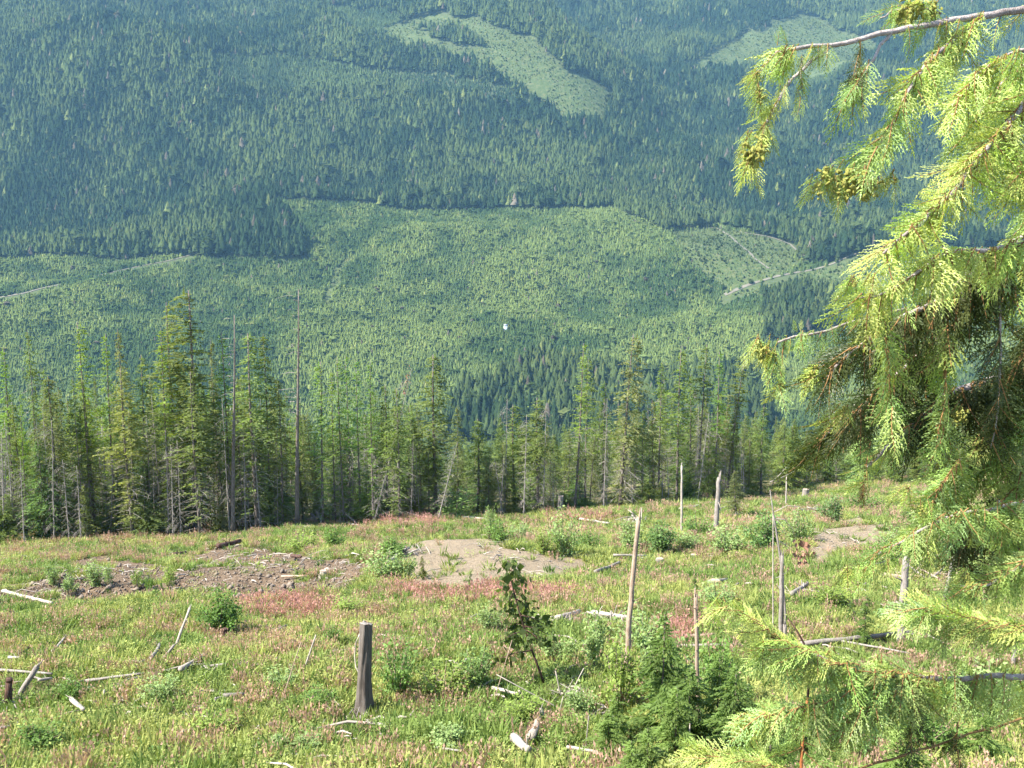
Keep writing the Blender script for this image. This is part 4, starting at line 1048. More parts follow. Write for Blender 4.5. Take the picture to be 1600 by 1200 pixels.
# ------------------------------------------------------------------ saplings: cedars before the poles, hemlocks in the grass
rc_ = np.random.default_rng(67)
def sapling_meshes(r, kind):
    """about three metres tall, finer needles than the stand"""
    b = MB(); A = []; B = []; S = []; H = 3.0
    z = 0.15; ph = r.uniform(0, 6.28, 6)
    while z < H:
        t = z / H
        for q in range(6):
            an = r.uniform(0, 6.28); lump = 0.62 + 0.38 * math.sin(2 * an + ph[0] + 4.2 * z) + 0.30 * math.sin(3 * an + ph[1] - 6.5 * z)
            if r.random() > 0.35 + lump: continue
            L = max(.25, lump) * 1.25 * (1.05 if kind == 'cedar' else 0.75) * (1 - t) ** 0.7 * r.uniform(0.5, 1.2) + 0.06
            d = np.array([math.cos(an), math.sin(an), 0]); pr = np.array([-d[1], d[0], 0]); n_ = max(4, int(L / 0.055)); s = np.linspace(.12, 1, n_)
            P = d[None] * (L * s)[:, None]; P[:, 2] = z + L * (0.35 * s - 0.55 * s * s)
            for sd in (-1, 1):
                ln = (0.30 * L * (1.1 - s) + 0.07) * r.uniform(.6, 1.3, n_); dv = d[None] * .8 + sd * pr[None] * r.uniform(.4, .9, (n_, 1)); dv[:, 2] = -r.uniform(.0, .8, n_) * (1 if kind == 'cedar' else .6)
                dv /= np.linalg.norm(dv, axis=1, keepdims=True); w = np.cross(dv, r.normal(size=(n_, 3)) * .6 + [0, 0, 1]); w /= np.linalg.norm(w, axis=1, keepdims=True)
                A.append(P); B.append(P + dv * ln[:, None]); S.append(w * (0.018 + .016 * r.random((n_, 1))))
        z += 0.085 * r.uniform(.7, 1.3)
    b.diamonds(np.vstack(A), np.vstack(B), np.vstack(S))
    bt = MB(); bt.tube([[0, 0, -.2], [0.02, 0.01, 1.2], [0, 0.02, 2.2], [0.01, 0, 3.02]], [.05, .035, .02, .005], 6)
    return bt.mesh('trunk', M['trunk']), b.mesh('crown', M['needle'])
SAPM = {'cedar': [sapling_meshes(rc_, 'cedar') for _ in range(3)], 'hemlock': [sapling_meshes(rc_, 'hemlock') for _ in range(2)]}
def sapling(px, py, top, kind, wide, label, col, d=None):
    p, dd = G(px, py) if py < 1198 else (None, None)
    if p is None:
        dd = d; w = W(px, min(py, 1260), dd); p = pt(w[0], w[1])
    h = W(px, top, dd)[2] - p[2]
    mt, mc = SAPM[kind][rc_.integers(len(SAPM[kind]))]
    o = thing('%s_sapling' % kind, label, 'sapling', p, 'young conifers in the clearing'); o.scale = (h / 3 * wide, h / 3 * wide, h / 3); o.rotation_euler.z = rc_.uniform(0, 6.28)
    part('trunk', mt, o); part('crown', mc, o, color=tuple(np.array(col) * rc_.uniform(.9, 1.1)))
    return o
CG = (0.125, 0.19, 0.05); CG2 = (0.17, 0.245, 0.065)
sapling(1034, 1160, 948, 'cedar', 0.8, 'dense dark green cedar sapling right behind the tall barkless pole', CG)
sapling(1045, 1130, 985, 'cedar', 0.9, 'cedar sapling between the two barkless poles', CG)
sapling(962, 1170, 1075, 'cedar', 1.1, 'low bright cedar sapling at the foot of the tall barkless pole', CG2)
sapling(950, 1195, 1105, 'cedar', 1.3, 'low spreading cedar sapling at the bottom left of the tall barkless pole', CG2)
sapling(1055, 1195, 1065, 'cedar', 1.1, 'bright cedar sapling in front of the brown barkless pole', CG2)
sapling(1145, 1190, 1030, 'cedar', 0.95, 'deep green cedar sapling right of the brown barkless pole', CG)
sapling(1120, 1150, 1010, 'cedar', 0.85, 'cedar sapling behind the drooping frond tips right of the brown pole', CG)
sapling(1010, 1230, 1130, 'cedar', 1.3, 'bright low cedar sapling cut by the bottom edge, right one of two', CG2, d=18)
sapling(1200, 1240, 1090, 'cedar', 1.1, 'dark cedar sapling left of the orange stem at the bottom', CG, d=17)
sapling(1400, 1240, 1110, 'cedar', 1.2, 'cedar sapling behind the hanging frond curtain at the bottom right', CG2, d=16)
sapling(1350, 1006, 925, 'hemlock', 0.9, 'small thin-stemmed hemlock standing alone in the grass at the right', CG)
sapling(1330, 965, 935, 'hemlock', 1.2, 'tiny hemlock behind the thin-stemmed one at the right', CG)
sapling(1085, 935, 893, 'hemlock', 0.9, 'tiny hemlock sprouting above the brown pole top', CG)
sapling(660, 905, 866, 'hemlock', 0.8, 'tiny hemlock on the front slope of the tan mound', (0.13, .15, .04))
sapling(735, 915, 890, 'hemlock', 0.8, 'tiny hemlock at the front foot of the tan mound', CG)
sapling(1075, 1175, 1035, 'cedar', 1.3, 'broad cedar sapling left of the brown barkless pole foot', CG)
sapling(1165, 1165, 1060, 'cedar', 1.3, 'broad cedar sapling under the drooping frond tips', CG2)
sapling(1260, 1190, 1085, 'cedar', 1.4, 'dark cedar sapling behind the orange stem', CG)
sapling(1330, 1195, 1120, 'cedar', 1.6, 'low broad cedar sapling below the middle of the bleached limb', CG2)
sapling(1440, 1150, 1075, 'cedar', 1.5, 'low cedar sapling below the knotted part of the bleached limb', CG)
sapling(1530, 1195, 1105, 'cedar', 1.5, 'low cedar sapling near the lower right corner', CG2)
sapling(985, 1240, 1150, 'cedar', 1.5, 'bright low cedar sapling cut by the bottom edge, leftmost of two', CG2, d=18)
# the leaning dark sapling with drooping tufts
p, d = G(852, 1070)
o = thing('leaning_sapling', 'leaning dark sapling with drooping needle tufts in the middle of the clearing', 'sapling', p)
cv = [(852, 1072), (836, 1030), (820, 985), (808, 945), (798, 905), (795, 878)]
b = MB(); b.tube([W(x, y, d) - p for x, y in cv], np.array([4.2, 3.6, 3.0, 2.5, 1.8, 1.0]) / 2 * d / FPX, 7); part('trunk', b.mesh('trunk', M['burnt']), o)
A = []; B = []; S = []
TU = [(800, 890, 20), (815, 905, 20), (790, 915, 22), (812, 925, 22), (795, 940, 24), (825, 950, 22), (790, 958, 26), (820, 970, 24), (850, 975, 18), (800, 985, 22), (835, 985, 20), (858, 992, 16), (785, 1000, 16), (815, 1005, 18), (865, 1005, 14), (778, 1030, 12), (840, 998, 16)]
bb = MB()
for x, y, s in TU:
    sx = float(np.interp(y - 14, [c_[1] for c_ in cv][::-1], [c_[0] for c_ in cv][::-1])); q0 = W(sx, y - 14, d) - p; q1 = W(x, y, d + rl.normal() * .4) - p
    bb.tube([q0, (q0 + q1) / 2 + [0, 0, .05], q1], [.02, .014, .008], 4)
    for i in range(42):
        f = rl.random(); a = q0 + (q1 - q0) * (0.3 + .8 * f) + rl.normal(size=3) * .012 * s * np.array([1, 1, .6]) * .6; dv = rl.normal(size=3) * .07 + np.array([0, 0, -.10])
        A.append(a); B.append(a + dv); S.append(np.cross(dv, rl.normal(size=3)) * .25)
part('branch', bb.mesh('branch', M['burnt']), o); b = MB(); b.diamonds(A, B, S); part('needle_tufts', b.mesh('needle_tufts', M['needle']), o, color=(0.085, 0.115, 0.04))['kind'] = 'stuff'

# a tiny white building far across the valley
p, d = G(790, 518, ymin=900)
o = thing('tiny_building', 'tiny white building among the young trees across the valley', 'building', p + np.array([0, 0, 0.0]))
def bx(lo, hi, mt, nm, par):
    return part(nm, box(nm, lo, hi, M[mt]), par)
bx((-2, -1.8, -3), (2, 1.8, 7.5), 'white', 'wall', o)
b = MB(); b.add([(-2.3, -2.1, 7.5), (2.3, -2.1, 7.5), (2.3, 2.1, 7.5), (-2.3, 2.1, 7.5), (-2.3, 0, 9), (2.3, 0, 9)], [(0, 1, 5, 4), (2, 3, 4, 5), (3, 2, 1, 0)], [(0, 4, 3), (1, 2, 5)]); part('roof', b.mesh('roof', M['roofing']), o)
bx((-0.8, -1.86, 5), (0.8, -1.8, 6.3), 'dark_glass', 'window', o)

# ------------------------------------------------------------------ the near cedar at the right
rcd = np.random.default_rng(91)
def frond_mesh(r, v):
    """flat spray along +X, one unit long, lying in XY, drooping to -Z"""
    b = MB(); A = []; B = []; S = []
    sag = r.uniform(0.05, 0.35); sw = r.uniform(-0.2, 0.2); dens = 12 + v % 3
    def axis(t): return np.array([t, sw * t * t, -sag * t * t])
    T = np.sort(np.clip(np.linspace(0.02, 0.97, dens * 2) + r.normal(0, .012, dens * 2), 0.01, 0.98))
    for i, t in enumerate(T):
        if r.random() < 0.07: continue
        sd = 1 if i % 2 else -1; p = axis(t); L = (0.52 * (1 - t) ** 0.9 * min(1, .6 + t * 2.2) + 0.045) * r.uniform(.6, 1.15)
        a0 = R(56 - 22 * t) * sd + r.normal() * .13; droop = r.uniform(.1, .55)
        n_ = max(2, int(L / 0.042)); prev = p
        for q in range(1, n_ + 1):
            f = q / n_; a = a0 * (1 - 0.55 * f) + r.normal() * .05
            dv = np.array([math.cos(a), math.sin(a), -droop * f - sag * t]); nx = prev + dv * L / n_
            A.append(prev - dv * .008); B.append(nx + dv * .016); S.append(np.array([-dv[1], dv[0], r.normal() * .5]) * 0.0095 * (1.1 - .4 * f))
            s2 = 1 if (q + i) % 2 else -1
            l2 = (0.20 * L * (1.15 - f) + .022) * r.uniform(.5, 1.3); a2 = a + s2 * R(r.uniform(22, 42))
            e = np.array([math.cos(a2), math.sin(a2), -droop * .6 + r.normal() * .2]) * l2
            A.append(prev); B.append(prev + e); S.append(np.array([-e[1], e[0], r.normal() * l2 * .5]) / l2 * 0.0100)
            prev = nx
    b.diamonds(A, B, S, mi=0, mid=.5)
    b.tube([axis(t) for t in np.linspace(0, .8, 6)], np.linspace(.014, .005, 6), 4, mi=1, cap=False)
    return b.mesh('frond', [M['cedar'], M['twig']])
FRD = [frond_mesh(rcd, v) for v in range(6)]
def cone_mesh(r, n):
    b = MB()
    for i in range(n):
        c = np.clip(r.normal(size=3), -1.6, 1.6) * np.array([.24, .2, .24]); d = unit(r.normal(size=3) * .6 + np.array([0, 0, -.6])); L = r.uniform(.18, .30); w = .066
        t = np.linspace(0, 1, 5); b.tube(c + d * (t * L)[:, None], w * np.array([.35, .9, 1, .75, .2]), 6)
    return b.mesh('seed_cones', M['cone'], smooth=True)
CNS = [cone_mesh(rcd, 30), cone_mesh(rcd, 16), cone_mesh(rcd, 60)]
tx, ty = 2.35, 2.75
cedar = thing('cedar_tree', 'near cedar whose drooping yellow-green branches hang in from the right edge', 'tree', (tx, ty, float(ground_z(tx, ty))))
base = np.array(cedar.location)
b = MB(); t = np.linspace(0, 1, 12); b.tube(np.column_stack([0.05 * np.sin(t * 5), 0.04 * np.cos(t * 4), t * 7.5 - .2]), 0.19 * (1 - .55 * t) + .12 * np.exp(-t * 14), 14, wob=.1, r=rcd); part('trunk', b.mesh('trunk', M['trunk'], smooth=True), cedar)
LY = (0.40, 0.48, 0.135); LG = (0.26, 0.35, 0.10); LSHADE = (0.068, 0.090, 0.028)  # the darkest leaf tone paints in the shade of the cedar's inner mass
NF = [0]
def add_frond(br, p, dirv, L, col, face=0.6, wide=0.85):
    x = unit(dirv); toc = unit(-p)                                      # flat side roughly to the open side of the tree
    nrm = toc + rcd.normal(size=3) * face; z = unit(nrm - x * np.dot(nrm, x)); y = np.cross(z, x)
    Mx = np.array([[x[0], y[0] , z[0], p[0] - base[0]], [x[1], y[1], z[1], p[1] - base[1]], [x[2], y[2], z[2], p[2] - base[2]], [0, 0, 0, 1]]) @ np.diag([L, L * wide, L, 1])
    c = np.array(col) * rcd.uniform(.8, 1.2) * np.array([rcd.uniform(.85, 1.15), 1, rcd.uniform(.8, 1.2)])
    FQ.append((br, Mx, c, int(rcd.integers(len(FRD))), L)); NF[0] += 1
FQ = []
def place_fronds(owner, limit=300):
    FQ.sort(key=lambda q: -q[4])
    for br, Mx, c, v, L in FQ[:limit]:
        fr = bpy.data.objects.new('frond', FRD[v]); COL.objects.link(fr); fr.parent = br; fr.matrix_local = Matrix(Mx.tolist()); fr.color = (*c, 1)
    if len(FQ) > limit:
        b = MB(); cols = []
        for br, Mx, c, v, L in FQ[limit:]:
            me = FRD[v]; V = np.empty(len(me.vertices) * 3, np.float32); me.vertices.foreach_get('co', V); V = V.reshape(-1, 3) @ Mx[:3, :3].T + Mx[:3, 3]
            nq = len(me.polygons); ix = np.empty(nq * 4, np.int32); me.loops.foreach_get('vertex_index', ix); ix = ix.reshape(nq, 4); mi = np.empty(nq, np.int32); me.polygons.foreach_get('material_index', mi)
            n0 = b.n; b.add(V, ix[mi == 0], mi=0); b.q.append(ix[mi == 1] + n0); b.qm.append(np.full((mi == 1).sum(), 1)); cols.append(np.tile([*c, 1], (len(V), 1)))
        me = b.mesh('small_fronds', [M['cedar_mass'], M['twig']]); at = me.attributes.new('tint', 'FLOAT_COLOR', 'POINT'); at.data.foreach_set('color', np.vstack(cols).astype(np.float32).ravel())
        part('small_fronds', me, owner)['kind'] = 'stuff'
    FQ.clear()
def branch(pts, w0, w1, fr=None, cones=(), mat='cedar_bark', attach=True, own=True):
    """pts: (px, py, depth) from the thick end out; fr: (count, angle range in the picture, length px range, colour[, start fraction])"""
    P = np.array([W(x, y, d) for x, y, d in pts]); k = len(P)
    if attach:
        tr = np.array([tx, ty, P[0][2] - 0.15]); P = np.vstack([[tr], P]); rad = np.concatenate([[w0 * 1.4], np.linspace(w0, w1, k)])
    else: rad = np.linspace(w0, w1, k)
    dep = np.array([pts[0][2] + .2] * (len(P) - k) + [q[2] for q in pts])
    # smooth resample
    s = np.concatenate([[0], np.cumsum(np.linalg.norm(np.diff(P, axis=0), axis=1))]); ss = np.linspace(0, s[-1], max(10, int(s[-1] / .04)))
    Q = np.stack([np.interp(ss, s, P[:, j]) for j in range(3)], 1); Qs = Q.copy(); Qs[1:-1] = (Q[:-2] + Q[1:-1] * 2 + Q[2:]) / 4; Q = Qs + rcd.normal(size=Q.shape) * 0.0015
    rr = np.interp(ss, s, rad / 2 * dep / FPX)
    b = MB(); b.tube(Q - base, rr, 8, wob=.2, r=rcd); br = part('branch', b.mesh('branch', M[mat], smooth=True), cedar)
    s_vis = s[len(P) - k]
    for spec in (fr or []):
        n_, (a0, a1), (l0, l1), col = spec[:4]; f0 = spec[4] if len(spec) > 4 else 0.0; f1 = spec[5] if len(spec) > 5 else 1.0
        n_ = int(n_ * 1.3)
        for i in range(n_):
            f = f0 + (f1 - f0) * (i + rcd.random()) / n_; u = s_vis + (s[-1] - s_vis) * f
            p = np.array([np.interp(u, ss, Q[:, j]) for j in range(3)]); d = np.dot(p, [0, CP, -SP])
            a = R(rcd.uniform(a0, a1)); L = 0.74 * rcd.uniform(l0, l1) * d / FPX
            dv = np.array([math.cos(a), 0, -math.sin(a)]) + np.array([0, rcd.normal() * .35, 0])
            add_frond(br, p + unit(-p) * rcd.uniform(-.01, .035) + np.array([0, 0, rcd.uniform(0, .012)]), dv, L, col, face=.6, wide=rcd.uniform(.85, 1.25))
    for (x, y, d, sz, ci) in cones:
        co = bpy.data.objects.new('seed_cones', CNS[ci]); COL.objects.link(co); co.parent = br
        co.location = W(x, y, d) - base; co.scale = (1.15 * sz * d / FPX,) * 3; co.rotation_euler = (0, rcd.uniform(-.4, .4), rcd.uniform(0, 6))
        for i in range(4):
            q = W(x + rcd.uniform(-.3, .5) * sz, y - rcd.uniform(.2, 1.2) * sz, d); an = R(rcd.uniform(70, 135)); add_frond(br, q, np.array([math.cos(an), rcd.normal() * .3, -math.sin(an)]), rcd.uniform(40, 66) * d / FPX, LY, face=.6)
    return br
# top limb and its side branches
branch([(1640, 10, 2.0), (1590, 16, 1.95), (1540, 24, 1.9), (1460, 38, 1.82), (1400, 46, 1.78), (1340, 62, 1.72), (1300, 72, 1.7), (1235, 72, 1.66), (1212, 84, 1.65)], 13, 5,
       [(7, (95, 150), (60, 110), LY, .93), (4, (80, 110), (50, 80), LG, .84, .9), (3, (85, 125), (60, 90), LY, .1, .3), (2, (250, 300), (30, 50), LG, .95), (6, (75, 110), (50, 90), LG, .25, .6)], [(1188, 150, 1.64, 22, 1), (1184, 120, 1.65, 16, 1)])
branch([(1300, 72, 1.7), (1262, 100, 1.69), (1232, 130, 1.68), (1215, 155, 1.67), (1200, 190, 1.66), (1190, 215, 1.66)], 6, 3, [(8, (95, 130), (50, 90), LY, .45)], [(1178, 240, 1.65, 34, 2), (1190, 222, 1.66, 26, 0), (1172, 258, 1.65, 16, 1)], attach=False)
branch([(1255, 90, 1.68), (1252, 125, 1.68), (1250, 160, 1.68)], 3, 2, [(5, (80, 100), (40, 60), LG)], attach=False)
branch([(1392, 50, 1.77), (1365, 90, 1.74), (1345, 125, 1.72), (1330, 152, 1.71)], 5, 3, [(9, (95, 140), (70, 125), LG, .5)], attach=False)
branch([(1345, 60, 1.73), (1342, 100, 1.73), (1338, 130, 1.73)], 2.5, 2, [(5, (75, 120), (50, 80), LSHADE)], mat='twig', attach=False)
branch([(1540, 26, 1.9), (1505, 50, 1.86), (1470, 78, 1.82), (1445, 105, 1.79), (1420, 140, 1.76), (1408, 165, 1.75), (1395, 200, 1.74), (1370, 235, 1.73), (1345, 270, 1.72)], 8, 3,
       [(22, (85, 150), (75, 135), LY), (7, (55, 85), (70, 110), LY, .1, .6), (9, (95, 140), (60, 100), LG, .5)], [(1330, 285, 1.71, 46, 2), (1290, 275, 1.70, 30, 0), (1365, 292, 1.72, 30, 0), (1310, 300, 1.7, 26, 1), (1275, 300, 1.7, 24, 1), (1395, 285, 1.74, 20, 1)], attach=False)
branch([(1480, 34, 1.85), (1480, 60, 1.85), (1475, 100, 1.86)], 3, 2, [(5, (70, 110), (60, 90), LY)], attach=False)
branch([(1470, 20, 1.84), (1430, 12, 1.82), (1395, 18, 1.8), (1375, 30, 1.79)], 4, 2, [(6, (100, 170), (40, 70), LG)], [(1425, 12, 1.82, 36, 2), (1408, 24, 1.81, 26, 0), (1455, 14, 1.83, 26, 0)], attach=False)
# second limb
branch([(1650, 120, 2.3), (1600, 160, 2.25), (1565, 205, 2.2), (1535, 240, 2.16), (1490, 300, 2.1), (1450, 340, 2.06), (1410, 372, 2.02), (1380, 395, 2.0)], 13, 4,
       [(34, (90, 160), (80, 140), LY), (22, (40, 95), (80, 130), LY), (10, (150, 190), (50, 90), LY, .2, .8)], [])
branch([(1575, 190, 2.2), (1590, 240, 2.2), (1600, 290, 2.2)], 6, 4, [(20, (60, 150), (80, 130), LY)], attach=False)
branch([(1600, 70, 2.2), (1560, 95, 2.2), (1520, 120, 2.18), (1495, 160, 2.17)], 6, 3, [(22, (70, 140), (70, 120), LY)])
branch([(1640, 60, 2.5), (1590, 110, 2.5), (1540, 150, 2.5), (1520, 200, 2.5)], 6, 3, [(20, (70, 130), (80, 130), LG)])
# third limb
branch([(1650, 355, 2.3), (1600, 375, 2.25), (1550, 394, 2.2), (1500, 390, 2.15), (1460, 402, 2.1), (1420, 440, 2.06), (1380, 462, 2.03), (1340, 465, 2.0)], 9, 3,
       [(36, (85, 150), (80, 140), LY), (16, (40, 85), (70, 120), LY, 0, .7)], [(1335, 445, 2.0, 16, 1), (1362, 440, 2.0, 14, 1)])
branch([(1660, 330, 2.45), (1600, 372, 2.4), (1550, 400, 2.36), (1505, 438, 2.3), (1470, 470, 2.28), (1400, 500, 2.25)], 16, 7, [(44, (75, 130), (100, 170), LSHADE)])
# thin whitish twig with cone clusters at its end
branch([(1420, 480, 2.2), (1370, 495, 2.15), (1320, 505, 2.1), (1285, 520, 2.07), (1255, 525, 2.05), (1232, 522, 2.04), (1215, 535, 2.03)], 5, 3,
       [(8, (80, 130), (40, 75), LG, .6), (2, (250, 290), (25, 40), LG, .7), (6, (90, 130), (60, 90), LSHADE, .1, .5)], [(1192, 550, 2.03, 24, 0), (1185, 545, 2.03, 20, 1), (1205, 560, 2.03, 20, 1), (1221, 604, 2.04, 20, 1)], attach=False)
branch([(1225, 528, 2.04), (1222, 560, 2.04), (1221, 590, 2.04)], 2, 1.5, [(3, (80, 100), (30, 45), LG)], mat='twig', attach=False)
# the inner curtain, its shade painted in with the dark leaf colour
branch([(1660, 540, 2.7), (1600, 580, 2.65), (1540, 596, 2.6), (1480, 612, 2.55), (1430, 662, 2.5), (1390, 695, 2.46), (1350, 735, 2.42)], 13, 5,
       [(46, (75, 135), (90, 160), LSHADE, 0, .72), (10, (90, 150), (60, 90), LG, .7), (8, (100, 150), (60, 100), LY, .6)], [(1450, 690, 2.5, 26, 2), (1500, 650, 2.5, 24, 2), (1490, 720, 2.5, 20, 0), (1530, 700, 2.5, 22, 0)])
branch([(1560, 420, 2.4), (1480, 470, 2.36), (1400, 500, 2.3), (1340, 540, 2.25), (1290, 590, 2.2)], 6, 3, [(44, (85, 150), (90, 150), LSHADE)], [(1318, 642, 2.2, 16, 1), (1275, 575, 2.2, 10, 1)], attach=False)
branch([(1500, 500, 2.5), (1430, 560, 2.45), (1370, 610, 2.4), (1330, 660, 2.35)], 6, 3, [(38, (80, 145), (90, 140), LSHADE)], attach=False)
branch([(1600, 640, 2.6), (1545, 690, 2.6), (1510, 730, 2.6), (1480, 770, 2.58)], 6, 3, [(34, (60, 140), (80, 130), LG)], [(1500, 760, 2.56, 24, 2), (1470, 740, 2.56, 18, 0)])
branch([(1480, 470, 2.3), (1478, 540, 2.3), (1476, 620, 2.3), (1470, 700, 2.32)], 4, 2, [(12, (60, 130), (80, 130), LG)], mat='twig', attach=False)
branch([(1380, 470, 2.1), (1385, 560, 2.12), (1395, 640, 2.14)], 4, 2, [(14, (60, 130), (80, 130), LG)], mat='twig', attach=False)
branch([(1560, 430, 2.35), (1565, 520, 2.36), (1560, 620, 2.38), (1550, 700, 2.4)], 5, 2, [(14, (55, 125), (80, 130), LSHADE)], attach=False)
branch([(1360, 690, 2.4), (1352, 730, 2.4), (1348, 770, 2.4)], 3, 2, [(4, (100, 150), (50, 80), LG), (3, (70, 100), (30, 50), (.12, .07, .03), .8)], mat='twig', attach=False)
# fuller curtain down the right edge
branch([(1680, 230, 2.4), (1630, 300, 2.4), (1600, 380, 2.4), (1580, 450, 2.4)], 7, 4, [(26, (60, 130), (90, 150), LG)])
branch([(1690, 440, 2.55), (1630, 500, 2.55), (1590, 560, 2.55), (1560, 640, 2.55)], 7, 4, [(34, (60, 130), (100, 160), LSHADE)])
branch([(1690, 560, 2.45), (1640, 640, 2.45), (1600, 720, 2.45), (1580, 800, 2.45)], 7, 4, [(34, (60, 130), (90, 150), LG)])
branch([(1690, 700, 2.6), (1620, 740, 2.6), (1550, 800, 2.6), (1490, 850, 2.6)], 7, 4, [(34, (60, 130), (90, 150), LSHADE)])
branch([(1480, 560, 2.62), (1400, 600, 2.6), (1330, 640, 2.58), (1280, 690, 2.56)], 5, 3, [(34, (80, 140), (90, 140), LSHADE)], attach=False)
# lower right fans
branch([(1640, 775, 2.3), (1590, 785, 2.25), (1540, 800, 2.2), (1490, 800, 2.15), (1440, 830, 2.12), (1400, 850, 2.1), (1365, 872, 2.08)], 7, 3,
       [(32, (85, 150), (70, 110), LG), (18, (40, 85), (70, 110), LG, 0, .7)], [(1440, 800, 2.12, 20, 1), (1415, 765, 2.12, 16, 1), (1325, 895, 2.07, 14, 1)])
branch([(1500, 720, 2.3), (1470, 760, 2.28), (1450, 800, 2.26), (1440, 850, 2.25)], 4, 2, [(28, (60, 130), (80, 120), LG)], mat='twig', attach=False)
branch([(1410, 865, 2.1), (1375, 880, 2.09), (1340, 890, 2.08)], 3, 2, [(7, (90, 140), (45, 70), LY)], attach=False)
branch([(1650, 860, 2.2), (1600, 880, 2.2), (1560, 905, 2.18), (1525, 925, 2.16), (1500, 915, 2.15)], 6, 3, [(24, (80, 170), (70, 110), LG)], [(1512, 915, 2.15, 20, 0), (1505, 902, 2.15, 14, 1)])
branch([(1560, 780, 2.4), (1590, 850, 2.4), (1600, 900, 2.4)], 4, 2, [(22, (60, 130), (80, 120), LG)], attach=False)
# upswept fans in front of the long log
branch([(1650, 990, 2.0), (1590, 985, 1.98), (1530, 975, 1.96), (1480, 965, 1.95), (1440, 945, 1.94)], 5, 2, [(20, (160, 200), (80, 130), LY, .1), (18, (120, 165), (70, 110), LG, .1)])
# lower bleached limb
branch([(1660, 1062, 2.1), (1600, 1058, 2.06), (1540, 1055, 2.02), (1500, 1060, 2.0), (1450, 1061, 1.97), (1390, 1053, 1.94), (1330, 1046, 1.9), (1270, 1026, 1.87), (1235, 1012, 1.85), (1190, 1005, 1.84)], 11, 4,
       [(34, (70, 125), (70, 130), LG, .25), (20, (140, 200), (80, 120), LY, .68), (16, (150, 205), (60, 100), LY, .45, .9), (18, (60, 115), (80, 130), LY, .05, .6)], [(1370, 1040, 1.94, 18, 1), (1297, 1025, 1.88, 14, 1)])
branch([(1235, 1010, 1.85), (1190, 980, 1.84), (1155, 960, 1.83), (1130, 945, 1.82)], 4, 2, [(9, (150, 215), (60, 95), LY)], [(1124, 942, 1.82, 14, 1), (1152, 944, 1.83, 12, 1)], mat='twig', attach=False)
branch([(1400, 1055, 1.94), (1340, 1080, 1.9), (1290, 1095, 1.88), (1240, 1110, 1.86), (1190, 1125, 1.85)], 4, 2, [(30, (80, 165), (70, 120), LG)], [(1162, 1130, 1.84, 14, 1), (1172, 1140, 1.84, 10, 1)], mat='twig', attach=False)
branch([(1440, 1062, 1.96), (1390, 1090, 1.93), (1340, 1120, 1.9), (1300, 1150, 1.89)], 4, 2, [(30, (75, 140), (80, 130), LG)], mat='twig', attach=False)
branch([(1500, 1062, 2.0), (1500, 1110, 2.0), (1492, 1160, 2.0), (1500, 1200, 2.0)], 2.5, 1.5, [(5, (80, 110), (50, 80), LSHADE, .6)], mat='twig', attach=False)
branch([(1440, 1060, 1.97), (1430, 1110, 1.97), (1420, 1170, 1.97)], 2.5, 1.5, [(9, (75, 115), (50, 90), LSHADE)], mat='twig', attach=False)
branch([(1250, 1230, 1.8), (1190, 1190, 1.8), (1150, 1180, 1.8), (1090, 1195, 1.8)], 4, 2, [(16, (150, 215), (60, 100), LY)], mat='twig')
print('fronds', NF[0]); place_fronds(cedar)
# young orange-stemmed cedar shoot
gp = W(1250, 1260, 2.3)
p0 = np.array([gp[0], gp[1], float(ground_z(gp[0], gp[1]))])
o = thing('cedar_shoot', 'young cedar shoot with an orange lower stem and a bare dark leaning tip', 'sapling', p0)
st = [W(1250, 1260, 2.3), W(1252, 1190, 2.3), W(1255, 1145, 2.3), W(1262, 1090, 2.3), W(1266, 1045, 2.3), W(1256, 1005, 2.3), W(1245, 985, 2.3), W(1231, 966, 2.3)]
b = MB(); b.tube([p0 - p0] + [q - p0 for q in st[:4]], np.array([9, 6, 5.5, 5, 4]) / 2 * 2.3 / FPX, 7); part('stem', b.mesh('stem', M['stem_orange']), o)
b = MB(); b.tube([q - p0 for q in st[3:]], np.array([4, 3.6, 3.2, 2.8, 2]) / 2 * 2.3 / FPX, 6); part('leader', b.mesh('leader', M['burnt']), o)
base = p0
for i in range(14):
    f = rcd.uniform(0.25, .8); q = st[0] + (st[4] - st[0]) * f
    add_frond(o, q, np.array([rcd.choice([-1, 1]) * rcd.uniform(.5, 1), rcd.normal() * .4, rcd.uniform(-.7, .3)]), rcd.uniform(60, 110) * 2.3 / FPX, LG)
place_fronds(o)

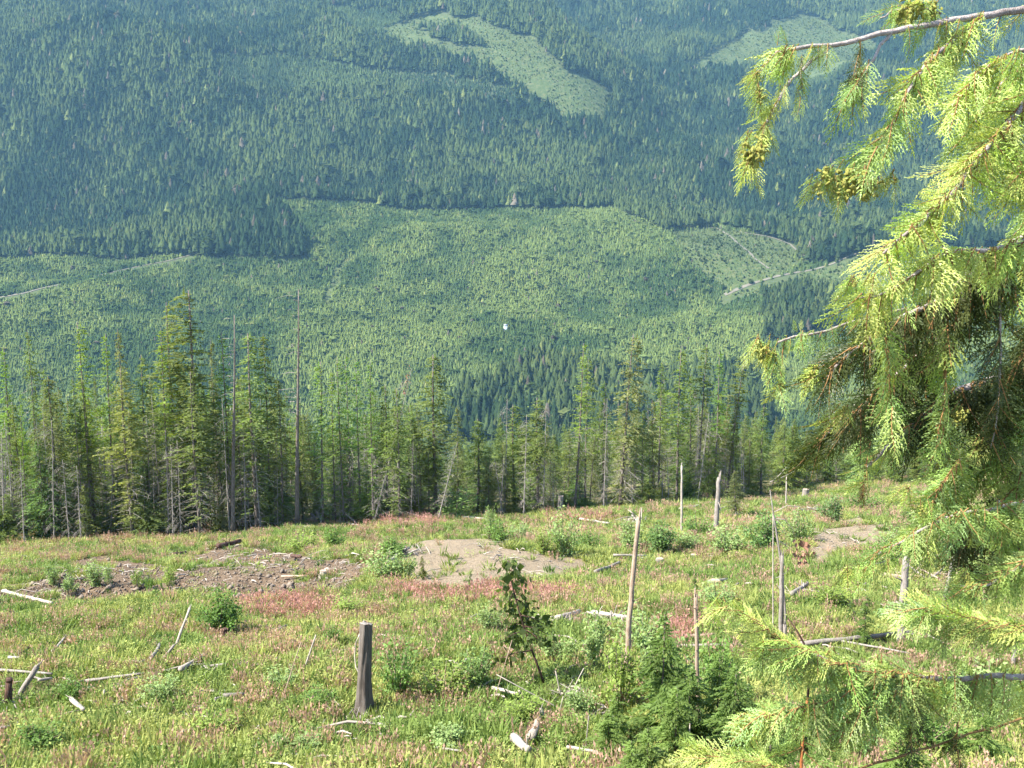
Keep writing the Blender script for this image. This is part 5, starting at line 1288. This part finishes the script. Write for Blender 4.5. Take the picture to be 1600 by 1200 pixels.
# ------------------------------------------------------------------ ground cover
rg = np.random.default_rng(23)
def tuft_mesh(r, kind):
    b = MB(); A = []; B = []; S = []
    n = dict(grass=28, herb=60, sorrel=20, fireweed=10, low=60)[kind]
    for i in range(n):
        an = r.uniform(0, 6.28); d = np.array([math.cos(an), math.sin(an), 0])
        base = d * r.uniform(0, 0.22)
        if kind == 'grass':
            L = r.uniform(0.25, 0.55); tip = base + d * L * r.uniform(0.15, 0.6) + np.array([0, 0, L]); w = 0.013
            A.append(base); B.append(tip); S.append(np.cross(tip - base, r.normal(size=3)) / L * w)
        elif kind in ('herb', 'low'):
            hh = r.uniform(0.05, 0.42 if kind == 'herb' else 0.16)
            p = base + d * r.uniform(0, 0.1) + np.array([0, 0, hh]); L = r.uniform(0.035, 0.075)
            q = p + (d * r.uniform(0.5, 1) + np.array([0, 0, r.uniform(-0.3, 0.6)])) * L
            A.append(p); B.append(q); S.append(np.cross(q - p, r.normal(size=3) * 0.4 + np.array([0, 0, 1])) * r.uniform(0.25, 0.45))
        elif kind == 'sorrel':
            L = r.uniform(0.25, 0.45); tip = base + d * L * 0.3 + np.array([0, 0, L])
            A.append(base); B.append(tip); S.append(np.cross(tip - base, r.normal(size=3)) / L * 0.006)
            for q in range(3):
                p = base + (tip - base) * r.uniform(0.5, 1); e = p + r.normal(size=3) * 0.022 + np.array([0, 0, .05])
                A.append(p); B.append(e); S.append(np.cross(e - p, r.normal(size=3)) * 0.16)
        else:
            L = r.uniform(0.5, 0.9); tip = base + d * L * 0.12 + np.array([0, 0, L])
            for q in range(9):
                f = r.uniform(0.45, 1); p = base + (tip - base) * f; e = p + r.normal(size=3) * 0.03
                A.append(p); B.append(e); S.append(np.cross(e - p, r.normal(size=3)) * 0.6)
    b.diamonds(A, B, S, mid=0.4)
    return b.mesh('tuft_' + kind, M['grass'])
TK = ['grass', 'grass', 'grass', 'herb', 'herb', 'low', 'sorrel', 'sorrel', 'fireweed']
TUFT = [tuft_mesh(rg, kk) for kk in TK]
PINK = [[(600, 932), (620, 918), (700, 916), (880, 922), (900, 940), (760, 945), (640, 944)], [(370, 960), (385, 935), (450, 928), (520, 940), (500, 970), (420, 975)],
        [(860, 806), (960, 806), (960, 818), (860, 818)], [(560, 808), (690, 806), (690, 822), (560, 820)], [(1020, 980), (1100, 960), (1110, 1010), (1040, 1020)]]
# sample so that nearer ground is denser
N0 = 215000
yy = 12.5 + (122 - 12.5) * rg.random(N0 * 2) ** 1.25
xx = (rg.random(N0 * 2) * 2 - 1) * (0.58 * yy + 5)
zz = ground_z(xx, yy)
keep = rg.random(N0 * 2) < np.clip(26.0 / yy, 0.2, 1) * np.clip((0.58 * yy + 5) / 40, 0, 1)
xx, yy, zz = xx[keep], yy[keep], zz[keep]
d1, d2, px, py = near_masks(xx, yy, zz)
bare = (d1 | d2)
clump = fbm(xx / 1.6, yy / 1.6, 171, 3); big = fbm(xx / 6, yy / 6, 181, 3)
near_log = np.zeros(len(xx), bool)
for q0, q1 in LOGSEG:
    dv = q1[:2] - q0[:2]; t = np.clip(((xx - q0[0]) * dv[0] + (yy - q0[1]) * dv[1]) / max(dv @ dv, 1e-6), 0, 1)
    ax, ay = q0[0] + t * dv[0], q0[1] + t * dv[1]
    near_log |= (np.abs(xx - ax) < 0.32) & (yy - ay < 0.15) & (yy - ay > -0.75)
keep = (yy < tl_depth(px) + 6) & (~near_log | (rg.random(len(xx)) < 0.16)) & (~bare | (rg.random(len(xx)) < np.where(d2, 0.03, 0.015))) & (rg.random(len(xx)) < sstep(0.22, 0.46, clump) + 0.25) & (px > -120) & (px < 1720)
xx, yy, zz, px, py, clump, big = [q[keep] for q in (xx, yy, zz, px, py, clump, big)]; k = len(xx)
hue = fbm(xx / 3.5, yy / 3.5, 191, 4); hue2 = fbm(xx / 1.1, yy / 1.1, 201, 2)
GREEN = np.array([0.17, 0.235, 0.06]); YEL = np.array([0.31, 0.33, 0.10]); TAN = np.array([0.42, 0.27, 0.20]); PNK = np.array([0.44, 0.235, 0.20]); DEEP = np.array([0.085, 0.145, 0.034])
u = np.clip((hue - 0.5) * 3.2 + 0.40 + rg.normal(0, 0.2, k), 0, 1)[:, None]
tint = GREEN * (1 - u) + YEL * u
far_ = sstep(50, 95, yy)
red = np.clip((hue2 - 0.56) * 5 + (big - 0.5) * 3.5 + rg.normal(0, 0.3, k) + far_ * 0.22, 0, 1)[:, None] * 0.85
pink = np.zeros(k, bool)
for P_ in PINK: pink |= inpoly(px + rg.normal(0, 10, k), py + rg.normal(0, 4, k), P_)
red[pink] = np.maximum(red[pink], 1.6)
kinds = rg.choice([0, 1, 2, 3, 4, 5], k, p=[.22, .2, .16, .17, .15, .10])
isred = rg.random(k) < red[:, 0] * 0.14
kinds[isred] = rg.choice([6, 7], isred.sum())
rc = np.where(pink[:, None], PNK, TAN * rg.uniform(0.85, 1.1, (k, 1)))
tint = np.where(isred[:, None], rc, tint)
deep = (~isred) & (rg.random(k) < 0.16); tint[deep] = DEEP
tint = tint * rg.uniform(0.86, 1.16, (k, 1))
s = rg.uniform(0.55, 1.2, k) * (0.75 + 0.55 * clump) * (1 + 0.010 * np.clip(yy - 30, 0, 70))
sz = s * rg.uniform(0.4, 0.8, k) * np.where(yy > 55, 0.85, 1.0) * np.where(isred, 1.25, 1.0)
ad = (~isred) & (rg.random(k) < red[:, 0] * 0.20 + 0.03); na = ad.sum()
xx = np.concatenate([xx, xx[ad] + rg.normal(0, .15, na)]); yy = np.concatenate([yy, yy[ad] + rg.normal(0, .15, na)]); zz = np.concatenate([zz, zz[ad]])
kinds = np.concatenate([kinds, rg.choice([6, 7], na)]); sz = np.concatenate([sz, s[ad] * rg.uniform(0.7, 1.2, na)]); s = np.concatenate([s, s[ad]])
tint = np.vstack([tint, rc[ad] * rg.uniform(0.85, 1.15, (na, 1))]); k = len(xx)
scatter('meadow_growth', np.column_stack([xx, yy, zz - 0.02]), np.column_stack([rg.normal(0, .12, k), rg.normal(0, .12, k), rg.uniform(0, 6.28, k)]), np.column_stack([s, s, sz]), kinds, tint, TUFT,
        'grasses, herbs and reddish seed heads covering the old clearing')
print('tufts', k)
